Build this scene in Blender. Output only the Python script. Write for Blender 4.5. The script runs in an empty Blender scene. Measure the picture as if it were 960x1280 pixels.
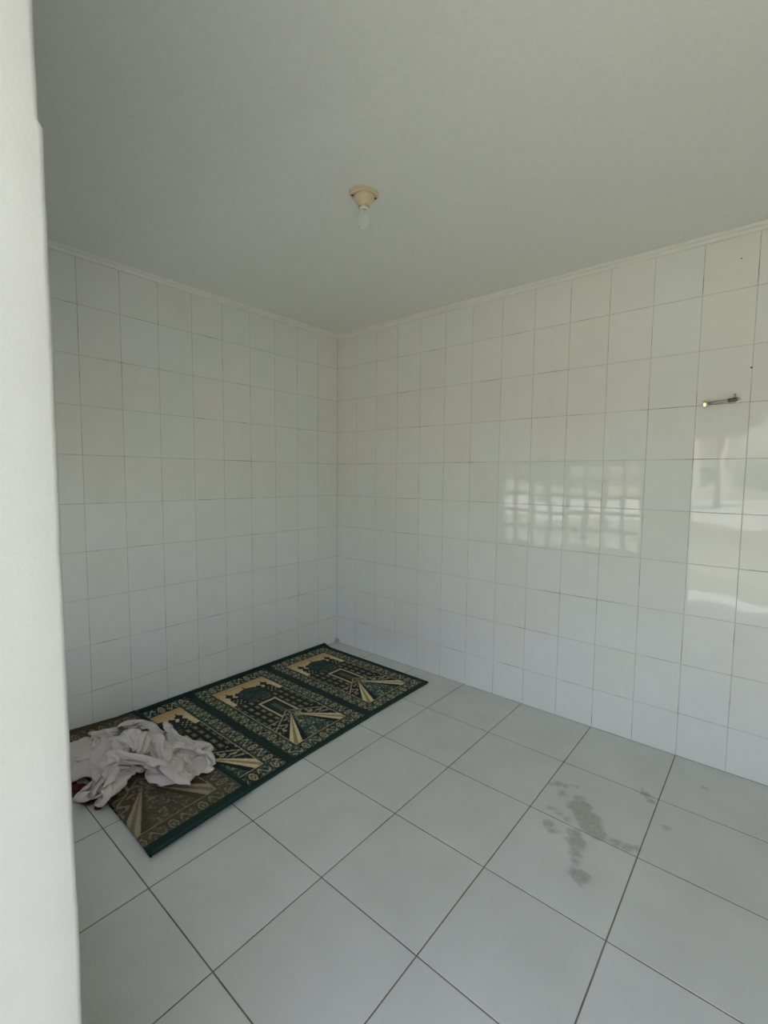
import bpy, bmesh, math, random
import numpy as np
from mathutils import Vector, Matrix, Euler, noise as mnoise

random.seed(7)
rng = np.random.RandomState(5)
S = bpy.context.scene
COL = S.collection
PI = math.pi

# ------------------------------------------------------------------ camera
F_PX, YAW, PITCH, ROLL = 582.77, -0.6997, -0.0757, 0.0096
CAM = Vector((2.7265, -2.6463, 1.3703))
cd = bpy.data.cameras.new('camera'); cam = bpy.data.objects.new('camera', cd); COL.objects.link(cam)
fw = Vector((math.sin(YAW)*math.cos(PITCH), math.cos(YAW)*math.cos(PITCH), math.sin(PITCH)))
r = fw.cross(Vector((0, 0, 1))).normalized(); u = r.cross(fw)
r2 = r*math.cos(ROLL) + u*math.sin(ROLL); u2 = -r*math.sin(ROLL) + u*math.cos(ROLL)
m = Matrix((r2, u2, -fw)).transposed().to_4x4(); m.translation = CAM
cam.matrix_world = m
cd.sensor_fit = 'VERTICAL'; cd.sensor_height = 36.0; cd.lens = F_PX*36.0/1280.0
cd.clip_start = 0.01; cd.clip_end = 300
S.camera = cam

# ------------------------------------------------------------------ light and exposure
W_ = bpy.data.worlds.new('sky'); S.world = W_; W_.use_nodes = True
wn = W_.node_tree; wn.nodes.clear()
sky = wn.nodes.new('ShaderNodeTexSky'); sky.sky_type = 'NISHITA'; sky.sun_disc = False
sky.sun_elevation = math.radians(68); sky.sun_rotation = math.radians(20)
sky.air_density = 1.3; sky.dust_density = 3.0
mx = wn.nodes.new('ShaderNodeMix'); mx.data_type = 'RGBA'; mx.inputs[0].default_value = 0.55
hs = wn.nodes.new('ShaderNodeHueSaturation'); hs.inputs['Saturation'].default_value = 0.5
bg = wn.nodes.new('ShaderNodeBackground'); bg.inputs[1].default_value = 0.30
wo = wn.nodes.new('ShaderNodeOutputWorld')
wn.links.new(sky.outputs[0], hs.inputs['Color']); wn.links.new(hs.outputs[0], bg.inputs[0]); wn.links.new(bg.outputs[0], wo.inputs[0])
wn.nodes.remove(mx)

sl = bpy.data.lights.new('sun', 'SUN'); sl.energy = 6.5; sl.angle = math.radians(0.6); sl.color = (1.0, 0.935, 0.86)
so = bpy.data.objects.new('sun', sl); COL.objects.link(so)
sd = Vector((-0.10, -math.cos(math.radians(68)), -math.sin(math.radians(68))))
so.rotation_euler = sd.to_track_quat('-Z', 'Y').to_euler(); so.location = (2, 3, 8)

def portal(name, loc, sx, sy, rot):
    l = bpy.data.lights.new(name, 'AREA'); l.shape = 'RECTANGLE'; l.size = sx; l.size_y = sy
    o = bpy.data.objects.new(name, l); COL.objects.link(o); o.location = loc; o.rotation_euler = rot
    l.cycles.is_portal = True

vs = S.view_settings
vs.view_transform = 'Standard'; vs.look = 'None'; vs.gamma = 1.0; vs.use_curve_mapping = False
vs.exposure = 1.35
S.cycles.max_bounces = 16; S.cycles.diffuse_bounces = 10; S.cycles.glossy_bounces = 6; S.cycles.transmission_bounces = 8
S.cycles.caustics_reflective = False

# ------------------------------------------------------------------ helpers
def lin(c):
    c = c/255.0
    return c/12.92 if c <= 0.04045 else ((c+0.055)/1.055)**2.4
def srgb(r, g, b, k=1.0):
    return (min(1, lin(r)*k), min(1, lin(g)*k), min(1, lin(b)*k), 1.0)

class NT:
    def __init__(s, name):
        s.m = bpy.data.materials.new(name); s.m.use_nodes = True
        s.t = s.m.node_tree; s.b = s.t.nodes['Principled BSDF']
    def n(s, typ, **kw):
        q = s.t.nodes.new(typ)
        for k, v in kw.items(): setattr(q, k, v)
        return q
    def l(s, a, b): s.t.links.new(a, b)
    def noise(s, scale, detail=3, rough=0.5, vec=None):
        q = s.n('ShaderNodeTexNoise'); q.inputs['Scale'].default_value = scale
        q.inputs['Detail'].default_value = detail; q.inputs['Roughness'].default_value = rough
        if vec is not None: s.l(vec, q.inputs['Vector'])
        return q
    def pos(s): return s.n('ShaderNodeNewGeometry').outputs['Position']
    def ramp(s, fac, stops):
        q = s.n('ShaderNodeValToRGB'); e = q.color_ramp.elements
        while len(e) < len(stops): e.new(0.5)
        for i, (p, c) in enumerate(stops):
            e[i].position = p; e[i].color = c if len(c) == 4 else (*c, 1)
        s.l(fac, q.inputs[0]); return q.outputs[0]
    def mix(s, fac, a, b, blend='MIX'):
        q = s.n('ShaderNodeMix', data_type='RGBA', blend_type=blend)
        for sock, v in ((q.inputs[0], fac), (q.inputs[6], a), (q.inputs[7], b)):
            if isinstance(v, bpy.types.NodeSocket): s.l(v, sock)
            elif isinstance(v, (int, float)): sock.default_value = v
            else: sock.default_value = v if len(v) == 4 else (*v, 1)
        return q.outputs[2]
    def math(s, op, a, b=None, c=None, clamp=False):
        q = s.n('ShaderNodeMath', operation=op); q.use_clamp = clamp
        for i, v in enumerate((a, b, c)):
            if v is None: continue
            if isinstance(v, bpy.types.NodeSocket): s.l(v, q.inputs[i])
            else: q.inputs[i].default_value = v
        return q.outputs[0]
    def bump(s, h, strength, dist=0.01):
        q = s.n('ShaderNodeBump'); q.inputs['Strength'].default_value = strength; q.inputs['Distance'].default_value = dist
        s.l(h, q.inputs['Height']); s.l(q.outputs[0], s.b.inputs['Normal'])
    def set(s, **kw):
        names = dict(col='Base Color', rough='Roughness', metal='Metallic', ior='IOR', trans='Transmission Weight', spec='Specular IOR Level', sheen='Sheen Weight', alpha='Alpha')
        for k, v in kw.items():
            i = s.b.inputs[names[k]]
            if isinstance(v, bpy.types.NodeSocket): s.l(v, i)
            else: i.default_value = v
        return s

def simple(name, col, rough=0.5, metal=0.0, mottle=0.06, scale=40, bump=0.0):
    t = NT(name); nz = t.noise(scale, 4)
    a = tuple(min(1, x*(1-mottle)) for x in col[:3]); b = tuple(min(1, x*(1+mottle)) for x in col[:3])
    t.set(col=t.ramp(nz.outputs[0], [(0.3, a), (0.7, b)]), rough=rough, metal=metal)
    if bump: t.bump(nz.outputs[0], bump, 0.004)
    return t.m

def obj(name, me, mat=None, parent=None, smooth=False, kind=None):
    if isinstance(me, bmesh.types.BMesh):
        b = me; me = bpy.data.meshes.new(name); b.to_mesh(me); b.free()
    o = bpy.data.objects.new(name, me); COL.objects.link(o)
    if mat and not me.materials: me.materials.append(mat)
    if smooth: me.polygons.foreach_set('use_smooth', [True]*len(me.polygons))
    if parent: o.parent = parent
    if kind: o['kind'] = kind
    return o
def empty(name, loc, rz=0.0):
    o = bpy.data.objects.new(name, None); COL.objects.link(o); o.location = loc; o.rotation_euler = (0, 0, rz)
    o.empty_display_size = 0.05
    return o
def tag(o, label, cat, group=None):
    o['label'] = label; o['category'] = cat
    if group: o['group'] = group
    return o
def add_box(bm, lo, hi):
    v = [bm.verts.new((x, y, z)) for x in (lo[0], hi[0]) for y in (lo[1], hi[1]) for z in (lo[2], hi[2])]
    for f in ((0, 1, 3, 2), (4, 6, 7, 5), (0, 4, 5, 1), (2, 3, 7, 6), (0, 2, 6, 4), (1, 5, 7, 3)):
        bm.faces.new([v[i] for i in f])
def boxes(*bb):
    bm = bmesh.new()
    for lo, hi in bb: add_box(bm, lo, hi)
    bmesh.ops.recalc_face_normals(bm, faces=bm.faces); return bm
def lathe(prof, n=32, axis='Z'):
    """profile of (radius, height), closed with caps"""
    bm = bmesh.new(); rings = []
    for (rad, h) in prof:
        if rad < 1e-6: rings.append([bm.verts.new((0, 0, h))])
        else: rings.append([bm.verts.new((rad*math.cos(2*PI*i/n), rad*math.sin(2*PI*i/n), h)) for i in range(n)])
    for a, b in zip(rings, rings[1:]):
        for i in range(n):
            j = (i+1) % n
            if len(a) == 1 and len(b) == 1: continue
            if len(a) == 1: bm.faces.new((a[0], b[j], b[i]))
            elif len(b) == 1: bm.faces.new((a[i], a[j], b[0]))
            else: bm.faces.new((a[i], a[j], b[j], b[i]))
    if len(rings[0]) > 1: bm.faces.new(rings[0][::-1])
    if len(rings[-1]) > 1: bm.faces.new(rings[-1])
    bmesh.ops.recalc_face_normals(bm, faces=bm.faces)
    if axis == 'X': bmesh.ops.transform(bm, matrix=Matrix.Rotation(PI/2, 4, 'Y'), verts=bm.verts)
    if axis == 'Y': bmesh.ops.transform(bm, matrix=Matrix.Rotation(-PI/2, 4, 'X'), verts=bm.verts)
    return bm
def tube(pts, rad, n=10):
    bm = bmesh.new(); rings = []; P = [Vector(p) for p in pts]
    for i, p in enumerate(P):
        d = (P[min(i+1, len(P)-1)]-P[max(i-1, 0)]).normalized()
        a = d.orthogonal().normalized() if i == 0 else (a - d*a.dot(d)).normalized()
        b = d.cross(a); rr = rad[i] if isinstance(rad, (list, tuple)) else rad
        rings.append([bm.verts.new(p + (a*math.cos(2*PI*k/n)+b*math.sin(2*PI*k/n))*rr) for k in range(n)])
    for A, B in zip(rings, rings[1:]):
        for k in range(n): bm.faces.new((A[k], A[(k+1) % n], B[(k+1) % n], B[k]))
    bm.faces.new(rings[0][::-1]); bm.faces.new(rings[-1])
    bmesh.ops.recalc_face_normals(bm, faces=bm.faces); return bm

# ------------------------------------------------------------------ materials
def mat_tile():
    t = NT('glazed_white_tile'); p = t.pos()
    rnd = t.n('ShaderNodeObjectInfo').outputs['Random']
    c = t.ramp(rnd, [(0.0, srgb(*(225, 226, 223))), (0.5, srgb(*(227, 228, 226))), (1.0, srgb(*(225, 228, 228)))])
    nz = t.noise(9, 4, 0.6, p)
    c = t.mix(0.05, c, t.ramp(nz.outputs[0], [(0.35, (0.35, 0.34, 0.30)), (0.65, (0.9, 0.9, 0.9))]), 'MULTIPLY')
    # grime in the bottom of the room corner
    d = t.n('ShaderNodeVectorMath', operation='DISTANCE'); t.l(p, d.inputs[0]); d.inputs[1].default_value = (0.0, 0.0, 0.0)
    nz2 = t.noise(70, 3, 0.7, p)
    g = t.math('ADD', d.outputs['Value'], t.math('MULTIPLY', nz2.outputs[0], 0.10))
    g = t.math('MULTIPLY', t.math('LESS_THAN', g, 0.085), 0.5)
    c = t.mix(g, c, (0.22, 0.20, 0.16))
    # small specks
    sp = t.noise(190, 1, 0.5, p)
    c = t.mix(t.math('MULTIPLY', t.math('GREATER_THAN', sp.outputs[0], 0.80), 0.5), c, (0.2, 0.19, 0.17))
    t.set(col=c, rough=0.022, ior=1.5)
    wv = t.noise(7, 1, 0.4, p)
    t.bump(wv.outputs[0], 0.03, 0.02)
    return t.m
def mat_grout(name, dark, light, scale):
    t = NT(name); p = t.pos(); nz = t.noise(scale, 4, 0.6, p)
    t.set(col=t.ramp(nz.outputs[0], [(0.32, dark), (0.50, light)]), rough=0.9); return t.m
STAINS = [(2.175, -0.70, .050), (2.205, -0.735, .055), (2.235, -0.775, .05), (2.15, -0.64, .018), (2.275, -0.80, .03), (2.33, -0.805, .022), (2.375, -0.80, .018),
          (2.40, -0.79, .014), (2.205, -0.86, .030), (2.222, -0.90, .038), (2.235, -0.95, .022), (2.25, -0.99, .014), (2.275, -1.045, .036),
          (2.10, -0.875, .024), (2.135, -0.90, .020), (2.05, -0.605, .022), (2.08, -0.60, .016), (2.02, -0.63, .014), (2.085, -0.66, .016), (2.115, -0.575, .012),
          (2.365, -0.43, .022), (2.39, -0.46, .018), (2.345, -0.40, .010), (2.465, -0.592, .011), (2.475, -0.60, .008), (2.552, -0.205, .009), (2.12, -0.79, .010), (2.15, -0.80, .012), (2.08, -0.78, .012)]
def mat_floor_tile():
    t = NT('matt_floor_tile'); p = t.pos()
    rnd = t.n('ShaderNodeObjectInfo').outputs['Random']
    c = t.ramp(rnd, [(0.0, srgb(*(207, 208, 203))), (1.0, srgb(*(212, 213, 209)))])
    n1 = t.noise(420, 2, 0.6, p); n2 = t.noise(4, 4, 0.6, p)
    c = t.mix(0.14, c, t.ramp(n1.outputs[0], [(0.35, (0.3, 0.3, 0.28)), (0.6, (1, 1, 1))]), 'MULTIPLY')
    c = t.mix(0.14, c, t.ramp(n2.outputs[0], [(0.35, (0.5, 0.5, 0.46)), (0.65, (1, 1, 1))]), 'MULTIPLY')
    # dried dirty water marks
    wob = t.noise(19, 5, 0.7, p)
    wv = t.n('ShaderNodeVectorMath', operation='MULTIPLY_ADD'); t.l(wob.outputs['Color'], wv.inputs[0])
    wv.inputs[1].default_value = (0.08, 0.08, 0.0)
    av = t.n('ShaderNodeVectorMath', operation='SUBTRACT'); t.l(p, av.inputs[0]); av.inputs[1].default_value = (0.04, 0.04, 0)
    t.l(av.outputs[0], wv.inputs[2])
    best = None
    for (x, y, rad) in STAINS:
        d = t.n('ShaderNodeVectorMath', operation='DISTANCE'); t.l(wv.outputs[0], d.inputs[0]); d.inputs[1].default_value = (x, y, 0)
        q = t.math('SUBTRACT', d.outputs['Value'], rad)
        best = q if best is None else t.math('SMOOTH_MIN', best, q, 0.012)
    msk = t.n('ShaderNodeMapRange'); t.l(best, msk.inputs[0]); msk.inputs[1].default_value = 0.011; msk.inputs[2].default_value = -0.014
    msk.interpolation_type = 'SMOOTHSTEP'
    nz3 = t.noise(60, 4, 0.7, p)
    fac = t.math('MULTIPLY', msk.outputs[0], t.math('MULTIPLY_ADD', nz3.outputs[0], 0.8, 0.10), clamp=True)
    c = t.mix(fac, c, srgb(*(135, 124, 104)))
    t.set(col=c, rough=t.math('MULTIPLY_ADD', fac, 0.1, 0.36), ior=1.45)
    t.bump(n1.outputs[0], 0.06, 0.002)
    return t.m
def mat_plaster(name, col, sc=14, strength=0.25):
    t = NT(name); p = t.pos(); n1 = t.noise(sc, 5, 0.6, p); n2 = t.noise(220, 3, 0.6, p)
    c = t.mix(0.10, col, t.ramp(n1.outputs[0], [(0.35, (0.6, 0.6, 0.58)), (0.65, (1, 1, 1))]), 'MULTIPLY')
    h = t.math('MULTIPLY_ADD', n2.outputs[0], 0.25, n1.outputs[0])
    t.set(col=c, rough=0.75); t.bump(h, strength, 0.006); return t.m

M_TILE = mat_tile()
M_GROUT = mat_grout('tile_grout', (0.15, 0.14, 0.125), (0.55, 0.54, 0.51), 5)
M_FTILE = mat_floor_tile()
M_FGROUT = mat_grout('floor_grout', (0.075, 0.066, 0.055), (0.19, 0.17, 0.145), 4)
M_CEIL = mat_plaster('ceiling_paint', srgb(*(226, 227, 223)), 60, 0.06)
M_CORN = mat_plaster('cornice_paint', srgb(*(228, 228, 224)), 20, 0.05)
M_PLAS = mat_plaster('white_plaster', srgb(188, 187, 182), 9, 0.2)

# ------------------------------------------------------------------ room shell
RX, RY, RZ = 4.1, -2.4815, 2.472          # right end, front wall's inner face, ceiling height
G = 0.0012                                 # grout lies this deep behind the tile faces
TH = 0.15
wall_left = obj('wall_left', boxes(((-TH, RY-TH, -0.1), (-G, TH, RZ))), M_GROUT, kind='structure')
wall_right = obj('wall_right', boxes(((-G, G, -0.1), (RX+TH, TH, RZ))), M_GROUT, kind='structure')
wall_back = obj('wall_back', boxes(((RX, RY-TH, -0.1), (RX+TH, G, RZ))), M_PLAS, kind='structure')
ceiling = obj('ceiling', boxes(((-G, RY, RZ), (RX, G, RZ+0.06))), M_CEIL, kind='structure')
roof = obj('trim_5', boxes(((-0.5, -2.78, RZ+0.061), (RX+0.5, 0.4, RZ+0.17))), simple('shade_roof_concrete', (0.62, 0.61, 0.57), 0.9), kind='structure')  # roof slab out of view, added so its overhang shades the near paving
floor = obj('floor', boxes(((0, RY-TH-0.02, -0.1), (RX, G, -G))), M_FGROUT, kind='structure')
for w, lab in ((wall_left, 'left wall of glazed white tiles beside the prayer mat'), (wall_right, 'right wall of glazed white tiles with the metal pipe'),
               (wall_back, 'plain white plaster end wall outside the picture'), (ceiling, 'flat off-white painted ceiling with one lamp holder'),
               (floor, 'floor of pale grey square tiles with dark joints'), (roof, 'unseen concrete roof slab added to shade the paving outside')):
    w['label'] = lab

_tm = {}
def tile_mesh(w, h, gap, ch, mat):
    k = (round(w, 4), round(h, 4), gap)
    if k in _tm: return _tm[k]
    a, b = (w-gap)/2, (h-gap)/2
    V = []
    for ex, z in ((0, -0.004), (0, -ch), (-ch, 0)):
        V += [(-a-ex*1.0, -b-ex, z), (a+ex, -b-ex, z), (a+ex, b+ex, z), (-a-ex, b+ex, z)]
    Fc = [(8, 9, 10, 11)]
    for i in range(4):
        j = (i+1) % 4
        Fc += [(i, j, 4+j, 4+i), (4+i, 4+j, 8+j, 8+i)]
    me = bpy.data.meshes.new('tile'); me.from_pydata(V, [], Fc); me.materials.append(mat)
    _tm[k] = me; return me
def put_tile(me, parent, loc, base, tilt):
    o = bpy.data.objects.new('tile', me); COL.objects.link(o); o.parent = parent
    o.matrix_local = Matrix.Translation(loc) @ base @ Euler((random.gauss(0, tilt), random.gauss(0, tilt), 0)).to_matrix().to_4x4()
    return o
Z0, H, T = 0.2166, 0.25, 0.2
zs = [0.0] + [Z0+H*k for k in range(10)]; zs[-1] = min(zs[-1], RZ-0.004)
BR = Euler((PI/2, 0, 0)).to_matrix().to_4x4(); BL = Euler((PI/2, 0, PI/2)).to_matrix().to_4x4(); BF = Matrix.Identity(4)
xs = [0.0] + [0.2128+T*k for k in range(20)]; xs = [x for x in xs if x < RX-0.02] + [RX]
ys = [0.0] + [0.2053+T*k for k in range(12)]; ys = [y for y in ys if y < -RY-0.02] + [-RY]
for z0, z1 in zip(zs, zs[1:]):
    for a, b in zip(xs, xs[1:]):
        put_tile(tile_mesh(b-a, z1-z0, 0.0026, 0.0008, M_TILE), wall_right, (( a+b)/2, 0, (z0+z1)/2), BR, 0.0016)
    for a, b in zip(ys, ys[1:]):
        put_tile(tile_mesh(b-a, z1-z0, 0.0026, 0.0008, M_TILE), wall_left, (0, -(a+b)/2, (z0+z1)/2), BL, 0.0016)
fx = [x for x in [0.0] + [1.607+0.4026*k for k in range(-3, 8)] if x < RX-0.02] + [RX]
fy = [0.0] + [0.4228+0.4026*k for k in range(6)] + [-RY+TH]
for a, b in zip(fx, fx[1:]):
    for c, d in zip(fy, fy[1:]):
        put_tile(tile_mesh(b-a, d-c, 0.0042, 0.0010, M_FTILE), floor, ((a+b)/2, -(c+d)/2, 0), BF, 0.0006)

# front wall: plaster, a barred window hole and the doorway the picture is taken through
WX0, WX1, WZ0, WZ1 = 0.20, 1.74, 0.60, 1.56
DX0, DX1, DZ = 2.12, 3.85, 2.10
def jamb():
    """the plastered door jamb: rounded, slightly wavy arris, thinner coat above 1.735 m"""
    bm = bmesh.new(); rings = []
    N = 110
    for z in sorted([RZ*k/N for k in range(N+1)]+[1.727, 1.730, 1.7325, 1.735, 1.738]):
        wv = 0.0014*mnoise.noise(Vector((0.3, 0.1, z*5.5))) + 0.0007*mnoise.noise(Vector((4.3, 2.1, z*23)))
        st = 0.0045*(1/(1+math.exp(max(-50, min(50, (z-1.7335)/0.0013)))))           # lower coat is thicker
        x1 = DX0 + wv*0.6; yi = RY - 0.0045 + st + wv
        R = 0.007; yo = RY-TH
        arc = [(x1-R+R*math.sin(a), yi-R+R*math.cos(a)) for a in (0, .4, .8, 1.2, PI/2)]
        arc2 = [(x1-R+R*math.cos(a), yo+R-R*math.sin(a)) for a in (0, .5, 1.07, PI/2)]
        mid = [(x1+0.0008*mnoise.noise(Vector((7, yi-j*.03, z*9))), yi-R-(yi-yo-2*R)*j/5) for j in range(1, 5)]
        prof = [(WX1, yo), (WX1, yi)] + arc + mid + arc2
        rings.append([bm.verts.new((x, y, z)) for x, y in prof])
    n = len(rings[0])
    for A, B in zip(rings, rings[1:]):
        for i in range(n): bm.faces.new((A[i], A[(i+1) % n], B[(i+1) % n], B[i]))
    bm.faces.new(rings[0]); bm.faces.new(rings[-1][::-1])
    bmesh.ops.recalc_face_normals(bm, faces=bm.faces); return bm
wall_front = obj('wall_front', boxes(((-G, RY-TH, 0), (WX0, RY, RZ)), ((WX0, RY-TH, 0), (WX1, RY, WZ0)), ((WX0, RY-TH, WZ1), (WX1, RY, RZ)),
                 ((DX0-0.01, RY-TH, DZ), (DX1, RY-0.0045, RZ)), ((DX1, RY-TH, 0), (RX, RY, RZ))), M_PLAS, kind='structure')
wall_front['label'] = 'front wall with the doorway the picture looks through'
dj = obj('door_jamb', jamb(), M_PLAS, wall_front, smooth=True)
dj['label'] = 'white plastered door jamb with worn wavy edge'
# barred window in the front wall, seen mirrored in the glazed tiles
window = obj('window_1', boxes(((WX0, RY-0.09, WZ0), (WX0+0.04, RY-0.03, WZ1)), ((WX1-0.04, RY-0.09, WZ0), (WX1, RY-0.03, WZ1)),
             ((WX0+0.04, RY-0.09, WZ0), (WX1-0.04, RY-0.03, WZ0+0.04)), ((WX0+0.04, RY-0.09, WZ1-0.04), (WX1-0.04, RY-0.03, WZ1))),
             simple('window_paint', (0.20, 0.20, 0.19), 0.5), kind='structure')
window['label'] = 'window frame with upright and level bars'
bmv = boxes(((-0.024, -0.014, 0), (0.024, 0.014, WZ1-WZ0-0.08))); mev = bpy.data.meshes.new('bar'); bmv.to_mesh(mev); bmv.free(); mev.materials.append(window.data.materials[0])
bmh = boxes(((0, -0.012, -0.019), (WX1-WX0-0.08, 0.012, 0.019))); meh = bpy.data.meshes.new('bar'); bmh.to_mesh(meh); bmh.free(); meh.materials.append(window.data.materials[0])
for x in np.linspace(WX0+0.19, WX1-0.19, 7): obj('bar', mev, None, window).location = (x, RY-0.06, WZ0+0.04)
for z in (0.82, 1.0, 1.18, 1.37): obj('bar', meh, None, window).location = (WX0+0.04, RY-0.06, z)

# cornice mouldings round the ceiling
prof = [(0.0, 0.030), (0.011, 0.0285), (0.013, 0.013), (0.020, 0.0125), (0.027, 0.009), (0.030, 0.004), (0.030, 0.0), (0.0, 0.0)]
def cornice(a, b, inward):
    a, b, inward = Vector(a), Vector(b), Vector(inward); d = (b-a).normalized(); bm = bmesh.new(); R_ = []
    for P, sgn in ((a, 1), (b, -1)):
        R_.append([bm.verts.new(P + inward*o_ + d*sgn*o_ + Vector((0, 0, RZ-h))) for o_, h in prof])
    n = len(prof)
    for i in range(n): bm.faces.new((R_[0][i], R_[0][(i+1) % n], R_[1][(i+1) % n], R_[1][i]))
    bm.faces.new(R_[0]); bm.faces.new(R_[1][::-1]); bmesh.ops.recalc_face_normals(bm, faces=bm.faces); return bm
for i, (a, b, w, lab) in enumerate((((0, 0, 0), (0, RY, 0), (1, 0, 0), 'thin white cornice along the top of the left wall'), ((0, 0, 0), (RX, 0, 0), (0, -1, 0), 'thin white cornice along the top of the right wall'),
        ((RX, 0, 0), (RX, RY, 0), (-1, 0, 0), 'thin white cornice on the end wall'), ((0, RY, 0), (RX, RY, 0), (0, 1, 0), 'thin white cornice above the doorway'))):
    obj('trim_%d' % (i+1), cornice(a, b, w), M_CORN, kind='structure')['label'] = lab
portal('door_portal', ((DX0+DX1)/2, RY-TH-0.02, DZ/2), DX1-DX0, DZ, (PI/2, 0, 0))
portal('window_portal', ((WX0+WX1)/2, RY-TH-0.02, (WZ0+WZ1)/2), WX1-WX0, WZ1-WZ0, (PI/2, 0, 0))

# ------------------------------------------------------------------ outdoors, seen mirrored in the tiles
obj('ground', boxes(((-30, -4.35, -0.3), (30, RY-TH-0.02, -0.06))), simple('ground_concrete', (0.55, 0.54, 0.51), 0.85, scale=8, bump=0.3), kind='structure')['label'] = 'concrete paving outside the doorway'
obj('lawn', boxes(((-40, -15, -0.3), (40, -4.35, -0.08))), simple('lawn_green', (0.215, 0.212, 0.115), 0.95, mottle=0.5, scale=3, bump=0.6), kind='structure')['label'] = 'sunlit lawn outside'
obj('road', boxes(((-90, -40, -0.3), (90, -15, -0.10))), simple('road_grey', (0.45, 0.44, 0.42), 0.9, mottle=0.2, scale=0.4), kind='structure')['label'] = 'pale road beyond the lawn'
obj('verge', boxes(((-90, -90, -0.3), (90, -40, -0.09))), simple('verge_earth', (0.22, 0.22, 0.12), 0.95, mottle=0.3, scale=2), kind='structure')['label'] = 'grassy verge across the road'
house = tag(empty('house', (-3.2, -43.0, -0.09)), 'white house with red roof across the road, mirrored in the right wall', 'house')
M_HW = simple('house_wall', (0.62, 0.61, 0.57), 0.9); M_RED = simple('red_roof_tiles', (0.42, 0.12, 0.07), 0.8, mottle=0.2, scale=6)
obj('wall', boxes(((-3, -7, 0), (3, 0, 5.4))), M_HW, house)
bm = bmesh.new(); V = [bm.verts.new(v) for v in ((-3.5, 1.2, 5.3), (3.5, 1.2, 5.3), (3.5, -8, 5.3), (-3.5, -8, 5.3), (-1.5, -2.4, 8.7), (1.5, -2.4, 8.7))]
for f in ((0, 1, 5, 4), (1, 2, 5), (2, 3, 4, 5), (3, 0, 4), (3, 2, 1, 0)): bm.faces.new([V[i] for i in f])
obj('roof', bm, M_RED, house)
for x in (-2.6, -0.9, 0.9, 2.6): obj('pillar', boxes(((x-.22, .5, 0), (x+.22, .94, 5.3))), M_HW, house)
for x in (-1.75, 0.0, 1.75):
    w = obj('window', boxes(((x-.6, 0, 0.9), (x+.6, .06, 2.4))), simple('house_window_frame', (0.3, 0.28, 0.25), 0.6), house)
    obj('pane', boxes(((x-.54, .06, 0.98), (x+.54, .07, 2.32))), simple('dark_pane', (0.03, 0.035, 0.04), 0.1), w)
def tree(loc, h, rad, label):
    t = tag(empty('tree', loc), label, 'tree', 'trees beyond the road')
    obj('trunk', tube([(0, 0, 0), (.05, .03, h*.3), (-.04, .05, h*.6), (0, 0, h*.8)], [.16, .13, .10, .05]), simple('bark', (0.13, 0.10, 0.07), 0.95, mottle=0.3, scale=9), t)
    N = 2600; V = []; Fc = []
    for i in range(N):
        d = rng.randn(3); d /= np.linalg.norm(d); q = d*rad*(0.45+0.55*rng.rand()**.5)*(1+.35*mnoise.noise(Vector(d*2.2)))
        q = q*np.array([1, 1, .75])+np.array([0, 0, h*.72]); a = rng.randn(3); a /= np.linalg.norm(a); b = np.cross(a, rng.randn(3)); b /= np.linalg.norm(b)
        s = (.11+.1*rng.rand())*rad/1.6; k = len(V); V += [tuple(q-a*s), tuple(q+b*s*.45), tuple(q+a*s), tuple(q-b*s*.45)]; Fc.append((k, k+1, k+2, k+3))
    me = bpy.data.meshes.new('foliage'); me.from_pydata(V, [], Fc)
    obj('foliage', me, simple('leaf_green', (0.075, 0.12, 0.035), 0.7, mottle=0.4, scale=2), t, kind='stuff')
def trees():
    for x, y, h, rad, lab in ((0.3, -27.0, 7.0, 1.9, 'tall leafy tree beyond the road straight out from the doorway'),
            (4.6, -23.0, 5.5, 1.6, 'smaller leafy tree beyond the road, right of the tall one'),
            (-13.5, -31.0, 7.0, 3.0, 'broad leafy tree beyond the road, out from the barred window'),
            (-21.0, -30.0, 6.6, 3.0, 'farthest broad leafy tree beyond the road'),
            (-9.6, -29.0, 3.0, 1.3, 'low bushy tree beside the white house')):
        tree((x, y, -0.1), h, rad, lab)
trees()


# ------------------------------------------------------------------ prayer mat
KR = 1.0/0.5
def cc(r, g, b): return np.array([lin(r)*KR, lin(g)*KR, lin(b)*KR])
GREEN = cc(16, 34, 29); TEAL = cc(57, 73, 65); TAN = cc(124, 115, 90); CREAM = cc(160, 147, 114); ORANGE = cc(134, 108, 74)
BLACK = cc(19, 22, 22); BROWN = cc(62, 62, 52); NAVY = cc(16, 20, 26); DTEAL = cc(36, 50, 45)
PANEL = 0.570                                # one prayer place along the mat
MW = 1.03
def vnoise(x, y, seed):
    xi = np.floor(x).astype(int); yi = np.floor(y).astype(int)
    def hsh(a, b):
        q = (a*374761393 + b*668265263 + seed*1442695041) & 0xffffffff
        q = ((q ^ (q >> 13))*1274126177) & 0xffffffff
        return ((q ^ (q >> 16)) & 0xffff)/65535.0
    fx_, fy_ = x-xi, y-yi; fx_ = fx_*fx_*(3-2*fx_); fy_ = fy_*fy_*(3-2*fy_)
    return (hsh(xi, yi)*(1-fx_)+hsh(xi+1, yi)*fx_)*(1-fy_) + (hsh(xi, yi+1)*(1-fx_)+hsh(xi+1, yi+1)*fx_)*fy_
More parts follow.
